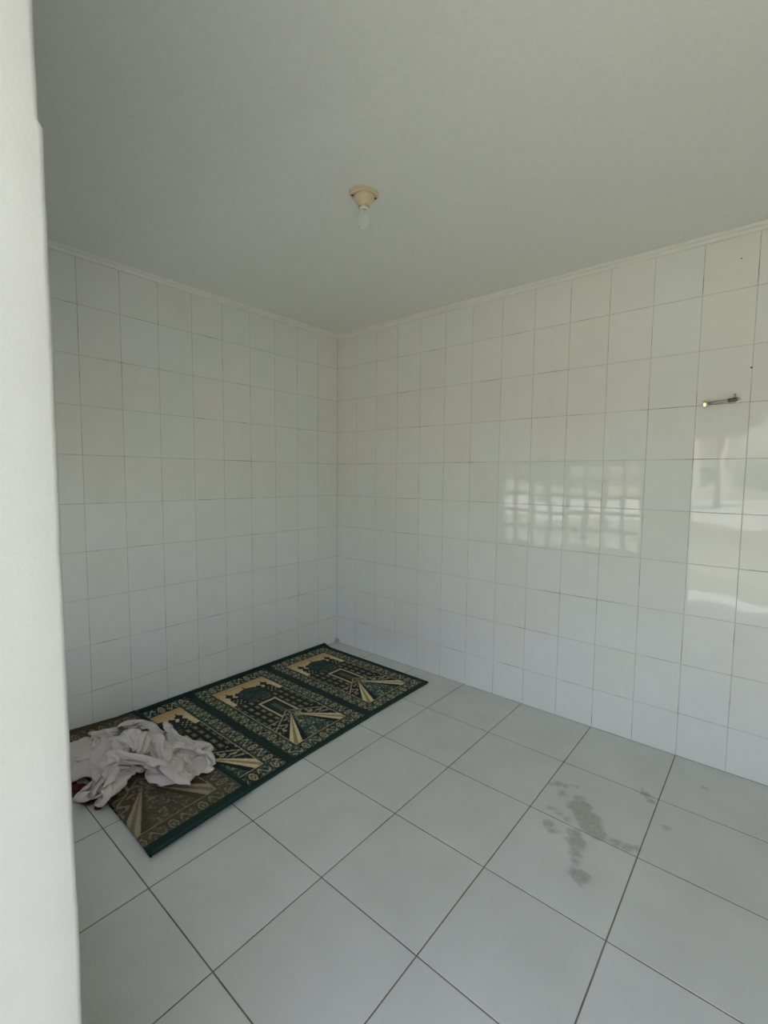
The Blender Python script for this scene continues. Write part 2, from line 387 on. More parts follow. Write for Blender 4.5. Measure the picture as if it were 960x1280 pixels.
def pattern(w, s):
    """woven colours: w across the mat from the wall edge (m), s along the mat from the panel's middle (m)"""
    c = np.empty(w.shape+(3,)); c[:] = TEAL
    a = np.abs(s); half = PANEL/2
    def put(mask, col): c[mask] = col
    # border of scrolls: runs along the four sides of the panel
    dw = np.minimum(w, MW-w); ds = half-a
    e0, e1 = 0.020, 0.016                     # plain green outside the border: at the mat's sides, between panels
    inb = np.minimum(dw-e0, ds-e1)
    along = np.where(dw-e0 < ds-e1, s, w)
    b1 = 0.086
    t = inb/b1                                # 0 outer, 1 inner
    B = (t > 0) & (t < 1)
    put(B, DTEAL)
    cell = 0.062
    k = np.floor(along/cell); fr = along/cell-k-.5; odd = (k.astype(int) % 2 == 0)
    v = (t-.5)
    fl = vnoise(w*95, s*95, 3)
    put(B & (fl > .60), TEAL)
    put(B & (fl < .25), BLACK)
    # S-shaped leaves between round flowers
    sw = .26*np.sin(2*PI*fr)
    put(B & ~odd & (np.abs(v-sw) < .15), BLACK)
    put(B & ~odd & (np.abs(v-sw) < .085), TAN)
    put(B & ~odd & (np.hypot((np.abs(fr)-.28)*1.2, np.abs(v)-.22) < .085), TAN)
    rr = np.maximum(np.abs(fr)*1.05+np.abs(v)*.45, np.abs(v)*.9+np.abs(fr)*.35)
    put(B & odd & (rr < .40), BLACK)
    put(B & odd & (rr < .32) & (rr > .20), TAN)
    put(B & odd & (rr < .12), TAN*.9)
    put(B & ((t < .06) | (t > .94)), BLACK)
    put(B & (t > .06) & (t < .10), TEAL*1.15)
    # field
    fw_ = e0+b1
    F = (inb >= b1)
    put(F, BLACK)
    x = w-fw_; X = MW-2*fw_                   # 0 at the sky end, X at the ray end
    sky_ = F & (x < .235)
    g = np.clip(x/.16, 0, 1)[..., None]
    colsky = ORANGE*(1-g)+CREAM*g
    c[sky_] = colsky[sky_]
    # towers either side, dome in the middle
    prof_ = .030+.022*np.sin(x*95)*(x > .07)
    for k, off in enumerate((.075, .125)):
        tw = F & (np.abs(a-off) < (.017+.008*np.sin(x*120+k*2))*np.clip((x-.055-.03*(1-k))/.03, 0, 1)) & (x > .055+.03*(1-k)) & (x < .30)
        put(tw, BLACK)
    put(F & (np.abs(a-.10) < .05) & (x > .15) & (x < .3), BLACK)
    put(F & (np.abs(a-.10) < .05) & (x > .16) & (x < .3) & (np.sin(x*170)*np.sin(a*210) > .45), TAN)
    dome = F & (((x-.180)/.092)**2+(s/.088)**2 < 1)
    put(F & (((x-.180)/.102)**2+(s/.097)**2 < 1), BLACK)
    put(dome, DTEAL*.62); put(dome & (vnoise(w*60, s*60, 9) > .6), DTEAL*1.1)
    put(F & (np.abs(s) < .006) & (x > .045) & (x < .10), BLACK)
    # body of the building
    bod = F & (x >= .235) & (x < .56)
    put(bod, BROWN*.5)
    put(bod & (vnoise(w*70, s*70, 4) > .55), BROWN*1.2)
    put(bod & (vnoise(w*70+9, s*70, 5) > .62), BLACK)
    wy = (a-.065)/.042; wx = (x-.25)/.062
    win = bod & (a > .065) & (a < .170) & (x > .25)
    fyy = wy-np.floor(wy); fxx = wx-np.floor(wx)
    put(win, BLACK); put(win & (fyy > .2) & (fyy < .85) & (fxx > .18) & (fxx < .82), BROWN*1.15)
    put(win & (fyy > .38) & (fyy < .66) & (fxx > .3) & (fxx < .7), TAN*.75)
    # outlined prayer arch
    dr = F & (a < .062) & (x > .315) & (x < .545)
    put(dr, CREAM*.85)
    put(F & (a < .049) & (x > .330) & (x < .545), BLACK)
    put(F & (a < .036) & (x > .345) & (x < .52), GREEN*1.25)
    put(F & (a < .016) & (x > .37) & (x < .50), BROWN)
    # rays
    ray = F & (x >= .56)
    ap = .545
    ang = np.arctan2(s, x-ap)
    q = np.abs(ang)
    put(ray, NAVY)
    put(ray & (q > .78) & (vnoise(w*110, s*50, 6) > .66), TAN*.9)
    put(ray & (q < .78), NAVY); put(ray & (q < .70), CREAM); put(ray & (q < .62), TAN*.75); put(ray & (q < .55), CREAM*1.0); put(ray & (q < .47), NAVY)
    put(ray & (q < .36), DTEAL); put(ray & (q < .36) & (vnoise(w*90, s*90, 8) > .6), TEAL*1.25); put(ray & (q < .36) & (vnoise(w*90, s*90, 18) > .74), TAN)
    put(F & (x > .52) & (x < .585) & (a < .05) & (vnoise(w*110, s*110, 2) > .5), TAN*.8)
    put(F & (np.abs(a-(x-.50)*1.25) < .006) & (x > .50) & (x < .70), TAN)
    put((inb > b1-.001) & (inb < b1+.0055), CREAM*.8)
    put(inb <= 0, GREEN)
    n = (.78+.44*vnoise(w*260, s*260, 1))
    return c*n[..., None]

def right_edge(y):
    return np.interp(-y, [.14, .70, 1.28, 1.55, 1.97], [1.016, 1.020, 1.034, 1.050, 1.077])
M_MAT = None
def mat_rug(name):
    t = NT(name); a = t.n('ShaderNodeAttribute', attribute_name='weave')
    nz = t.noise(500, 2, .6, t.pos())
    t.set(col=a.outputs['Color'], rough=0.95, spec=0.15); t.b.inputs['Sheen Weight'].default_value = 0.05
    t.bump(nz.outputs[0], 0.5, 0.003); return t.m
M_MAT = mat_rug('woven_prayer_mat')
def grid_mesh(name, P, C, mat, wrap=False):
    h, w = P.shape[:2]
    idx = np.arange(h*w).reshape(h, w)
    f = np.stack([idx[:-1, :-1], idx[:-1, 1:], idx[1:, 1:], idx[1:, :-1]], -1).reshape(-1, 4)
    me = bpy.data.meshes.new(name); me.vertices.add(h*w); me.vertices.foreach_set('co', P.reshape(-1, 3).astype(np.float32).ravel())
    me.loops.add(len(f)*4); me.loops.foreach_set('vertex_index', f.ravel().astype(np.int32))
    me.polygons.add(len(f)); me.polygons.foreach_set('loop_start', np.arange(0, len(f)*4, 4, dtype=np.int32))
    me.update(calc_edges=True); me.validate()
    if C is not None:
        at = me.color_attributes.new('weave', 'FLOAT_COLOR', 'POINT')
        at.data.foreach_set('color', np.concatenate([C.reshape(-1, 3), np.ones((h*w, 1))], 1).astype(np.float32).ravel())
    me.materials.append(mat); return me
MAT_TH = 0.006
Y_FAR, Y_FOLD = -0.145, -1.972
def lift(x): return 0.022*np.clip(1-x/0.10, 0, 1)**2
def ripple(x, y): return 0.0012*np.sin(9*y+3*x)+0.001*np.sin(17*x+4*y)
mat = tag(empty('prayer_mat', (0.5, -1.0, 0)), 'long dark green prayer mat with mosque panels, lying along the left wall', 'mat')
off = Vector((-0.5, 1.0, 0))
na, nb = 250, 440
U, Vv = np.meshgrid(np.linspace(0, 1, na), np.linspace(0, 1, nb))
Yg = Y_FAR+(Y_FOLD-Y_FAR)*Vv
Xl = 0.006; Xg = Xl+(right_edge(Yg)-Xl)*U
Yg2 = Yg - 0.0*U
Sg = (Y_FAR-Yg)
first = 0.0
Sp = (Sg % PANEL) - PANEL/2
Cg = pattern(MW*U, Sp)
Zg = MAT_TH+lift(Xg)+ripple(Xg, Yg)+0.0012*(rng.rand(*Xg.shape)-.5)
e = np.minimum(np.minimum(U*MW, (1-U)*MW), Sg)
Zg = np.where((U == 0) | (U == 1) | (Vv == 0), 0.0005+lift(Xg), Zg)
P = np.stack([Xg-.5, Yg+1.0, Zg], -1)
field = obj('mat_field', grid_mesh('mat_field', P, Cg, M_MAT), None, mat, smooth=True)
# folded-over end, seen from its paler back
nf = 130
def flap_curve(tt, L):
    """distance along the flap from the fold line -> (y offset from the fold, height)"""
    Rr = 0.009; arc = PI*Rr
    th = np.clip(tt/Rr, 0, PI)
    y = np.where(tt < arc, -Rr*np.sin(th), (tt-arc)); z = np.where(tt < arc, Rr-Rr*np.cos(th), 2*Rr)
    return y, z
U2, T2 = np.meshgrid(np.linspace(0, 1, na), np.linspace(0, 1, nf))
Lf = 0.328+0.107*U2**.7
tt = T2*(Lf+PI*.009)
dy, dz = flap_curve(tt, Lf)
Y0 = -1.930-0.042*U2
Yf = Y0+dy
Xf = -0.004+(right_edge(np.clip(Yf, -1.97, 0))+0.010-(-0.004))*U2
Zf = 0.003+dz+(0.008+0.022*(1-T2))*np.clip(1-Xf/0.10, 0, 1)**2+ripple(Xf+.3, Yf)+0.006*np.sin(PI*U2)*np.sin(PI*np.clip(T2, 0, 1))*0.6
Zf += 0.004*np.clip((T2-.8)/.2, 0, 1)*np.exp(-(U2/.12)**2)
Xf = np.maximum(Xf, 0.004)
s_end = -PANEL/2; Sf = s_end + (Lf-(tt-PI*.009))
Cf = pattern(MW*U2, Sf)
lum = Cf.mean(-1, keepdims=True)
BACK = cc(96, 82, 58)
Cf = .92*(0.30*Cf+0.14*lum+0.30*BACK*(.75+.5*vnoise(U2*420, tt*420, 7))[..., None])
Cf = np.where(((U2 > .958) | (Sf < s_end+.018))[..., None], GREEN, Cf)
Cf = np.where((tt < .012)[..., None], GREEN*1.1, Cf)
P = np.stack([Xf-.5, Yf+1.0, Zf], -1)
fl_ = obj('folded_end', grid_mesh('folded_end', P, Cf, M_MAT), None, mat, smooth=True)
md = fl_.modifiers.new('thickness', 'SOLIDIFY'); md.thickness = 0.004; md.offset = -1
fl_['label'] = 'folded-over end showing the paler back'
# stitched edge binding along the open sides
M_BIND = simple('dark_green_binding', tuple(cc(15, 38, 32)), 0.95, mottle=0.3, scale=220, bump=0.4)
def edge(pts, name='edge_binding'):
    return obj(name, tube([Vector(p)+off for p in pts], 0.0055, 8), M_BIND, mat, smooth=True)
yy = np.linspace(Y_FAR, Y_FOLD, 50)
edge([(float(right_edge(y)), float(y), .005) for y in yy])
edge([(Xl+.004, float(y), float(.007+lift(np.array(Xl)))) for y in yy])
xx = np.linspace(Xl, float(right_edge(Y_FAR)), 60)
edge([(float(x), Y_FAR+.001, float(.0055+lift(np.array(x)))) for x in xx])
edge([tuple(P[j, -1]+np.array([.5, -1.0, -.001])) for j in range(8, nf, 4)])
edge([tuple(P[-1, i]+np.array([.5, -1.0, -.001])) for i in range(0, na, 5)])

# ------------------------------------------------------------------ cloths
# the heaped cloth: 3 x 70 x 84 grid coordinates, thousandths of its bounding box
CLOTH_GRID = [
 526, 536, 542, 560, 568, 588, 585, 596, 572, 555, 562, 569, 575, 578, 569, 556, 559, 552, 544, 516, 509, 528, 547, 563, 578, 597, 614, 633, 657, 663, 665, 680, 697, 707, 732, 738, 763, 755, 774, 795, 805, 827, 843, 870, 887, 899, 921, 936, 960, 960, 937, 913, 897, 896, 903, 912, 910, 901, 924, 931, 921, 915, 920, 909, 938, 944, 950, 971, 978, 987, 999, 979, 959, 977, 973, 952, 944, 920, 917, 889, 884, 869, 841, 841,
 506, 532, 544, 565, 585, 594, 605, 616, 590, 570, 552, 537, 539, 567, 571, 559, 549, 533, 547, 544, 524, 505, 523, 548, 565, 579, 597, 618, 641, 650, 665, 675, 685, 709, 712, 737, 761, 761, 778, 795, 812, 823, 847, 860, 877, 900, 919, 939, 956, 954, 935, 923, 922, 910, 888, 884, 905, 890, 895, 911, 911, 913, 901, 911, 918, 934, 926, 958, 957, 972, 985, 960, 953, 964, 967, 960, 950, 933, 910, 884, 869, 844, 827, 817,
 525, 522, 541, 559, 583, 611, 624, 623, 613, 584, 572, 546, 531, 533, 547, 552, 537, 544, 527, 539, 547, 524, 504, 525, 543, 556, 587, 609, 627, 640, 642, 666, 679, 704, 717, 720, 743, 765, 783, 793, 805, 807, 833, 844, 867, 887, 905, 926, 947, 929, 930, 947, 945, 917, 896, 879, 876, 872, 876, 890, 894, 905, 887, 880, 900, 915, 914, 939, 937, 964, 973, 959, 950, 946, 949, 958, 941, 925, 904, 874, 846, 830, 818, 818,
 517, 538, 540, 561, 584, 585, 609, 619, 617, 605, 574, 562, 544, 523, 526, 534, 521, 546, 528, 536, 554, 545, 519, 499, 515, 529, 562, 587, 602, 620, 615, 645, 672, 695, 711, 726, 739, 761, 779, 796, 812, 813, 807, 822, 838, 855, 866, 888, 907, 927, 938, 932, 939, 921, 910, 886, 871, 855, 853, 863, 885, 895, 902, 877, 873, 891, 914, 920, 943, 942, 947, 965, 963, 939, 937, 944, 935, 913, 884, 862, 836, 829, 818, 816,
 518, 514, 541, 557, 580, 596, 590, 600, 600, 609, 593, 561, 545, 539, 544, 523, 517, 535, 516, 521, 551, 557, 539, 516, 498, 510, 532, 553, 571, 595, 594, 619, 656, 679, 698, 708, 731, 749, 756, 774, 780, 808, 802, 804, 823, 836, 849, 849, 871, 888, 910, 931, 913, 898, 902, 883, 878, 871, 857, 846, 863, 874, 880, 893, 889, 873, 888, 907, 923, 939, 931, 941, 949, 933, 940, 923, 914, 896, 869, 848, 839, 830, 813, 817,
 533, 519, 521, 541, 568, 581, 608, 593, 588, 590, 598, 578, 559, 555, 559, 533, 521, 524, 512, 515, 539, 559, 555, 540, 524, 500, 505, 527, 543, 561, 575, 605, 634, 659, 676, 692, 711, 728, 741, 741, 758, 762, 775, 785, 800, 821, 839, 849, 845, 856, 881, 893, 906, 883, 874, 860, 851, 860, 855, 861, 861, 872, 877, 879, 878, 861, 870, 886, 901, 916, 934, 926, 925, 916, 921, 901, 885, 874, 854, 847, 837, 824, 819, 837,
 558, 530, 518, 525, 562, 565, 592, 615, 606, 588, 599, 577, 567, 554, 562, 546, 527, 511, 503, 521, 537, 548, 556, 546, 522, 522, 510, 499, 512, 529, 549, 582, 611, 650, 658, 678, 704, 734, 719, 714, 733, 757, 758, 743, 770, 790, 803, 831, 848, 858, 858, 859, 869, 883, 876, 849, 839, 839, 854, 853, 865, 854, 854, 861, 865, 866, 852, 865, 885, 904, 918, 927, 906, 894, 907, 893, 869, 868, 855, 850, 830, 823, 832, 857,
 539, 553, 524, 522, 536, 562, 588, 611, 615, 605, 581, 563, 546, 542, 560, 545, 519, 501, 499, 506, 523, 533, 536, 531, 528, 503, 488, 475, 483, 506, 536, 569, 613, 644, 656, 691, 722, 738, 756, 757, 732, 728, 736, 727, 729, 745, 763, 791, 813, 829, 822, 827, 841, 858, 868, 842, 834, 842, 842, 858, 859, 847, 839, 832, 848, 848, 845, 849, 862, 880, 898, 914, 894, 910, 888, 869, 854, 875, 853, 830, 824, 842, 861, 872,
 537, 534, 552, 535, 534, 559, 585, 603, 614, 609, 594, 567, 537, 523, 538, 528, 503, 502, 500, 501, 513, 526, 517, 508, 503, 490, 472, 456, 479, 510, 523, 566, 604, 640, 675, 692, 717, 752, 764, 787, 768, 761, 755, 748, 742, 735, 730, 752, 778, 801, 799, 808, 811, 828, 835, 835, 850, 837, 843, 835, 837, 835, 819, 816, 826, 838, 846, 838, 848, 862, 888, 892, 882, 900, 879, 858, 845, 841, 832, 838, 841, 863, 851, 877,
 557, 554, 544, 536, 550, 553, 577, 599, 607, 612, 596, 576, 548, 522, 527, 512, 494, 499, 485, 487, 505, 513, 516, 507, 486, 481, 454, 460, 462, 493, 536, 577, 595, 640, 669, 688, 723, 757, 786, 800, 793, 804, 787, 778, 773, 769, 763, 734, 738, 756, 776, 803, 817, 819, 814, 827, 828, 836, 849, 835, 835, 822, 823, 815, 822, 829, 833, 825, 832, 848, 871, 898, 915, 889, 871, 854, 825, 817, 804, 811, 838, 839, 857, 874,
 565, 567, 571, 561, 552, 563, 573, 595, 611, 603, 603, 578, 549, 539, 515, 494, 484, 497, 506, 498, 492, 493, 490, 484, 486, 469, 441, 461, 467, 502, 539, 584, 599, 637, 664, 697, 721, 764, 801, 794, 813, 828, 831, 818, 813, 796, 785, 771, 753, 743, 774, 787, 809, 818, 827, 813, 829, 823, 815, 821, 815, 807, 814, 816, 817, 823, 816, 811, 816, 829, 855, 878, 910, 919, 890, 857, 836, 801, 810, 811, 829, 850, 857, 846,
 593, 594, 574, 566, 569, 555, 558, 590, 605, 611, 604, 574, 554, 534, 517, 493, 479, 472, 481, 473, 469, 467, 466, 456, 468, 458, 434, 461, 482, 524, 548, 593, 619, 629, 667, 694, 730, 772, 804, 820, 831, 853, 839, 849, 843, 833, 820, 799, 788, 780, 763, 759, 775, 801, 806, 817, 802, 805, 807, 799, 802, 802, 806, 811, 812, 817, 816, 814, 818, 836, 849, 851, 885, 902, 906, 874, 841, 805, 797, 793, 815, 841, 863, 863,
 563, 576, 594, 592, 591, 565, 575, 564, 589, 610, 607, 592, 572, 554, 536, 510, 508, 479, 457, 451, 442, 445, 442, 432, 433, 450, 436, 455, 491, 525, 574, 610, 624, 640, 673, 705, 735, 774, 800, 833, 847, 843, 861, 865, 860, 839, 836, 833, 822, 802, 778, 766, 781, 762, 787, 810, 798, 793, 787, 796, 801, 800, 798, 793, 801, 801, 799, 809, 805, 812, 826, 846, 867, 888, 894, 891, 857, 821, 788, 788, 797, 812, 835, 865,
 556, 565, 579, 588, 591, 595, 590, 575, 595, 608, 603, 595, 568, 548, 547, 534, 520, 498, 478, 463, 456, 458, 471, 459, 442, 429, 459, 479, 500, 532, 576, 612, 642, 650, 677, 725, 758, 767, 800, 835, 828, 864, 877, 863, 859, 859, 848, 836, 828, 819, 805, 774, 780, 760, 756, 786, 813, 798, 784, 788, 786, 789, 789, 795, 800, 797, 799, 789, 796, 795, 808, 821, 841, 868, 891, 893, 873, 843, 803, 786, 772, 791, 811, 841,
 555, 564, 568, 574, 581, 590, 592, 595, 573, 590, 586, 598, 580, 554, 539, 537, 520, 521, 494, 482, 471, 468, 479, 484, 472, 455, 457, 486, 514, 544, 576, 613, 644, 662, 690, 725, 758, 781, 791, 816, 835, 848, 857, 840, 841, 842, 833, 826, 825, 814, 803, 783, 773, 763, 743, 769, 782, 775, 763, 773, 779, 779, 779, 776, 778, 770, 778, 784, 789, 785, 792, 813, 827, 853, 869, 896, 883, 851, 835, 805, 775, 769, 782, 812,
 579, 568, 558, 557, 570, 578, 581, 579, 561, 571, 585, 603, 590, 567, 543, 553, 535, 515, 510, 500, 493, 492, 488, 503, 497, 478, 471, 499, 530, 550, 583, 614, 634, 659, 693, 717, 752, 765, 779, 799, 818, 821, 840, 839, 825, 818, 812, 800, 810, 794, 785, 770, 757, 754, 757, 753, 754, 761, 747, 758, 761, 764, 775, 766, 759, 768, 778, 770, 778, 794, 779, 788, 815, 834, 859, 866, 895, 862, 823, 841, 814, 772, 764, 782,
 583, 565, 563, 554, 552, 561, 556, 559, 568, 574, 586, 577, 603, 583, 562, 539, 560, 539, 520, 516, 513, 512, 511, 523, 519, 505, 488, 499, 533, 566, 585, 607, 630, 656, 686, 714, 738, 749, 760, 778, 794, 799, 816, 817, 810, 804, 806, 797, 786, 779, 785, 782, 769, 747, 737, 730, 733, 753, 748, 737, 738, 746, 762, 763, 747, 751, 758, 755, 772, 774, 790, 800, 798, 818, 834, 870, 886, 881, 842, 828, 843, 813, 786, 761,
 570, 571, 547, 539, 538, 550, 546, 546, 547, 561, 555, 575, 598, 594, 571, 541, 551, 565, 540, 524, 525, 525, 529, 540, 532, 523, 506, 507, 534, 565, 597, 621, 641, 647, 678, 711, 716, 723, 736, 756, 774, 788, 798, 808, 788, 779, 801, 784, 795, 780, 765, 757, 754, 737, 733, 713, 711, 725, 731, 718, 721, 740, 733, 745, 730, 743, 752, 755, 745, 761, 769, 795, 807, 817, 813, 851, 870, 871, 866, 838, 837, 826, 804, 773,
 573, 560, 538, 527, 545, 556, 551, 526, 537, 546, 542, 560, 580, 599, 588, 563, 544, 554, 575, 545, 531, 532, 546, 553, 552, 548, 525, 521, 545, 574, 605, 609, 647, 637, 675, 684, 689, 701, 713, 733, 749, 770, 777, 783, 793, 786, 783, 788, 784, 760, 746, 739, 735, 717, 710, 722, 704, 697, 709, 709, 702, 710, 712, 714, 722, 721, 729, 727, 735, 746, 764, 785, 782, 792, 811, 822, 846, 858, 855, 855, 833, 817, 819, 797,
 538, 523, 522, 531, 554, 551, 532, 510, 522, 527, 552, 556, 583, 572, 592, 591, 573, 551, 559, 574, 554, 537, 544, 559, 563, 563, 550, 538, 566, 588, 589, 618, 621, 622, 658, 657, 692, 687, 691, 709, 726, 746, 760, 780, 773, 765, 764, 768, 758, 757, 737, 720, 712, 718, 715, 707, 717, 698, 677, 693, 689, 689, 693, 693, 704, 714, 712, 724, 727, 741, 756, 765, 759, 781, 791, 800, 821, 839, 843, 838, 830, 813, 802, 806,
 515, 519, 532, 538, 535, 540, 526, 503, 518, 541, 530, 556, 570, 587, 596, 615, 604, 579, 559, 576, 587, 565, 543, 548, 559, 553, 530, 545, 562, 578, 578, 600, 599, 627, 632, 663, 675, 674, 672, 692, 712, 728, 742, 761, 758, 747, 762, 751, 748, 735, 726, 694, 702, 694, 694, 684, 701, 705, 694, 671, 670, 671, 675, 685, 680, 687, 706, 703, 718, 730, 741, 744, 765, 760, 773, 788, 816, 839, 825, 832, 819, 809, 798, 790,
 513, 522, 521, 522, 521, 518, 518, 495, 511, 530, 541, 559, 555, 581, 600, 610, 609, 605, 591, 583, 575, 590, 561, 565, 578, 563, 541, 548, 556, 581, 583, 574, 578, 612, 633, 649, 660, 657, 653, 674, 699, 723, 720, 744, 770, 745, 750, 734, 723, 716, 711, 700, 679, 680, 670, 673, 679, 682, 686, 693, 678, 665, 653, 662, 668, 685, 681, 695, 695, 707, 725, 735, 739, 758, 750, 772, 789, 814, 825, 811, 810, 797, 786, 778,
 501, 500, 499, 504, 500, 492, 488, 494, 516, 534, 553, 540, 565, 587, 603, 595, 599, 611, 606, 586, 575, 593, 565, 548, 564, 569, 561, 549, 571, 600, 581, 555, 571, 587, 610, 639, 649, 647, 640, 660, 687, 716, 709, 734, 743, 745, 741, 723, 702, 698, 697, 682, 667, 662, 655, 658, 650, 653, 670, 673, 688, 678, 669, 639, 643, 655, 675, 670, 692, 686, 705, 713, 719, 736, 737, 760, 776, 803, 804, 803, 797, 784, 772, 763,
 479, 491, 484, 483, 489, 494, 481, 504, 504, 522, 538, 564, 555, 580, 604, 609, 615, 617, 592, 587, 578, 572, 550, 535, 539, 556, 548, 557, 580, 597, 594, 573, 545, 561, 592, 611, 638, 642, 633, 644, 671, 699, 720, 721, 732, 732, 710, 699, 687, 688, 675, 660, 649, 642, 646, 633, 650, 629, 643, 652, 662, 676, 675, 656, 632, 648, 665, 653, 664, 672, 689, 690, 702, 722, 742, 759, 765, 787, 781, 783, 776, 765, 749, 739,
 466, 475, 462, 459, 465, 471, 474, 496, 514, 531, 537, 564, 550, 578, 601, 609, 595, 591, 579, 560, 554, 547, 547, 526, 528, 539, 567, 582, 558, 582, 600, 578, 548, 557, 572, 596, 621, 626, 629, 635, 661, 688, 708, 719, 724, 712, 690, 683, 678, 658, 642, 651, 638, 627, 613, 617, 638, 639, 625, 621, 647, 669, 668, 667, 650, 629, 651, 661, 643, 654, 667, 674, 696, 713, 726, 739, 758, 770, 757, 772, 749, 744, 727, 715,
 479, 453, 461, 447, 456, 452, 465, 487, 512, 507, 531, 535, 562, 579, 595, 582, 590, 574, 556, 538, 525, 531, 530, 522, 537, 567, 588, 575, 559, 577, 597, 577, 551, 556, 562, 578, 604, 627, 623, 628, 650, 678, 692, 697, 698, 684, 675, 672, 655, 645, 637, 621, 613, 604, 597, 612, 621, 630, 612, 605, 628, 650, 661, 658, 657, 638, 641, 664, 655, 645, 639, 658, 684, 701, 722, 728, 746, 742, 747, 747, 729, 721, 698, 701,
 484, 467, 442, 449, 437, 442, 464, 486, 504, 503, 519, 533, 559, 574, 569, 591, 571, 549, 547, 540, 516, 518, 527, 546, 555, 587, 599, 593, 570, 577, 603, 588, 562, 567, 573, 586, 583, 611, 638, 625, 642, 664, 675, 676, 679, 679, 668, 645, 632, 622, 609, 603, 598, 584, 597, 596, 602, 622, 621, 596, 605, 627, 649, 658, 645, 644, 636, 655, 675, 664, 648, 645, 666, 691, 705, 718, 733, 732, 725, 727, 717, 698, 681, 670,
 508, 480, 458, 437, 439, 431, 444, 455, 483, 484, 504, 527, 536, 552, 578, 567, 543, 542, 541, 510, 526, 541, 558, 565, 582, 602, 598, 587, 564, 552, 571, 601, 582, 552, 567, 583, 587, 588, 621, 632, 632, 657, 676, 657, 652, 662, 638, 637, 618, 598, 593, 582, 577, 572, 582, 571, 589, 616, 620, 606, 586, 597, 621, 640, 652, 639, 632, 653, 670, 677, 659, 657, 672, 692, 693, 712, 710, 712, 709, 704, 694, 675, 659, 644,
 505, 510, 481, 453, 434, 437, 431, 442, 471, 496, 489, 512, 524, 545, 551, 530, 516, 515, 512, 522, 539, 556, 570, 585, 592, 604, 601, 572, 548, 543, 564, 592, 587, 566, 548, 570, 569, 575, 594, 616, 621, 647, 666, 641, 641, 618, 638, 618, 591, 580, 568, 555, 554, 553, 555, 559, 578, 599, 614, 602, 587, 590, 597, 616, 639, 640, 628, 626, 644, 664, 642, 635, 661, 682, 686, 705, 685, 694, 692, 679, 669, 656, 637, 618,
 504, 510, 510, 490, 464, 443, 439, 433, 450, 473, 494, 518, 543, 523, 524, 497, 492, 492, 509, 527, 539, 554, 574, 576, 587, 594, 595, 585, 557, 542, 549, 581, 595, 569, 546, 551, 561, 557, 579, 603, 603, 634, 646, 630, 607, 618, 591, 579, 579, 568, 555, 536, 531, 538, 551, 546, 571, 596, 602, 592, 583, 590, 603, 593, 617, 637, 632, 623, 622, 635, 651, 637, 666, 677, 679, 696, 697, 670, 668, 654, 643, 624, 608, 589,
 499, 504, 500, 504, 484, 468, 442, 447, 435, 461, 489, 502, 519, 537, 503, 498, 483, 499, 510, 528, 548, 571, 566, 561, 574, 579, 576, 593, 572, 544, 565, 567, 591, 571, 543, 562, 552, 545, 572, 595, 606, 616, 624, 602, 606, 590, 570, 559, 548, 533, 517, 532, 523, 522, 532, 551, 567, 583, 589, 579, 578, 577, 594, 585, 601, 620, 623, 617, 611, 623, 630, 651, 645, 664, 669, 679, 669, 670, 643, 632, 625, 602, 591, 583,
 516, 491, 490, 504, 490, 466, 467, 459, 434, 445, 473, 491, 498, 518, 523, 498, 498, 523, 541, 554, 560, 580, 580, 566, 542, 554, 578, 573, 573, 552, 558, 568, 583, 573, 547, 561, 559, 545, 552, 582, 583, 593, 592, 588, 570, 562, 562, 551, 535, 516, 518, 495, 498, 500, 513, 526, 548, 564, 573, 569, 562, 566, 578, 576, 579, 595, 613, 605, 600, 604, 625, 631, 646, 647, 651, 653, 657, 649, 630, 614, 596, 576, 571, 556,
 550, 525, 496, 495, 510, 480, 461, 447, 430, 455, 461, 469, 488, 486, 509, 523, 538, 546, 552, 550, 562, 579, 564, 539, 532, 540, 562, 574, 572, 555, 532, 544, 564, 563, 542, 539, 546, 538, 543, 562, 562, 572, 570, 553, 554, 543, 527, 515, 505, 512, 494, 470, 474, 492, 497, 522, 544, 537, 552, 558, 557, 543, 559, 559, 558, 573, 590, 596, 588, 606, 597, 608, 626, 623, 635, 641, 639, 623, 603, 583, 568, 556, 550, 532,
 542, 548, 523, 495, 508, 501, 471, 461, 440, 457, 458, 484, 498, 483, 509, 531, 542, 546, 555, 548, 566, 559, 562, 560, 549, 520, 534, 554, 551, 553, 531, 545, 545, 548, 540, 520, 525, 533, 524, 535, 537, 551, 549, 540, 522, 509, 509, 498, 489, 475, 454, 469, 483, 465, 490, 510, 521, 540, 528, 541, 549, 547, 538, 553, 564, 557, 567, 572, 582, 593, 585, 593, 603, 618, 618, 620, 614, 603, 577, 559, 547, 530, 523, 521,
 528, 529, 542, 524, 490, 510, 487, 479, 454, 448, 469, 498, 489, 490, 515, 530, 539, 543, 544, 545, 542, 546, 541, 530, 527, 537, 516, 534, 553, 542, 518, 519, 523, 538, 517, 530, 503, 511, 498, 509, 517, 519, 524, 519, 499, 498, 484, 470, 461, 456, 452, 453, 443, 459, 472, 493, 511, 525, 533, 522, 528, 536, 525, 543, 551, 553, 541, 549, 559, 567, 560, 573, 584, 595, 598, 597, 590, 583, 560, 550, 537, 512, 506, 497,
 510, 513, 515, 537, 513, 478, 497, 474, 477, 455, 477, 502, 511, 522, 520, 530, 524, 526, 535, 525, 528, 516, 520, 497, 518, 516, 527, 524, 528, 521, 510, 520, 500, 514, 502, 505, 499, 490, 476, 486, 493, 495, 495, 491, 493, 473, 458, 446, 441, 428, 426, 429, 431, 438, 460, 479, 497, 500, 525, 511, 505, 523, 519, 522, 533, 537, 528, 530, 534, 543, 542, 560, 582, 570, 574, 569, 562, 567, 551, 529, 508, 507, 521, 520,
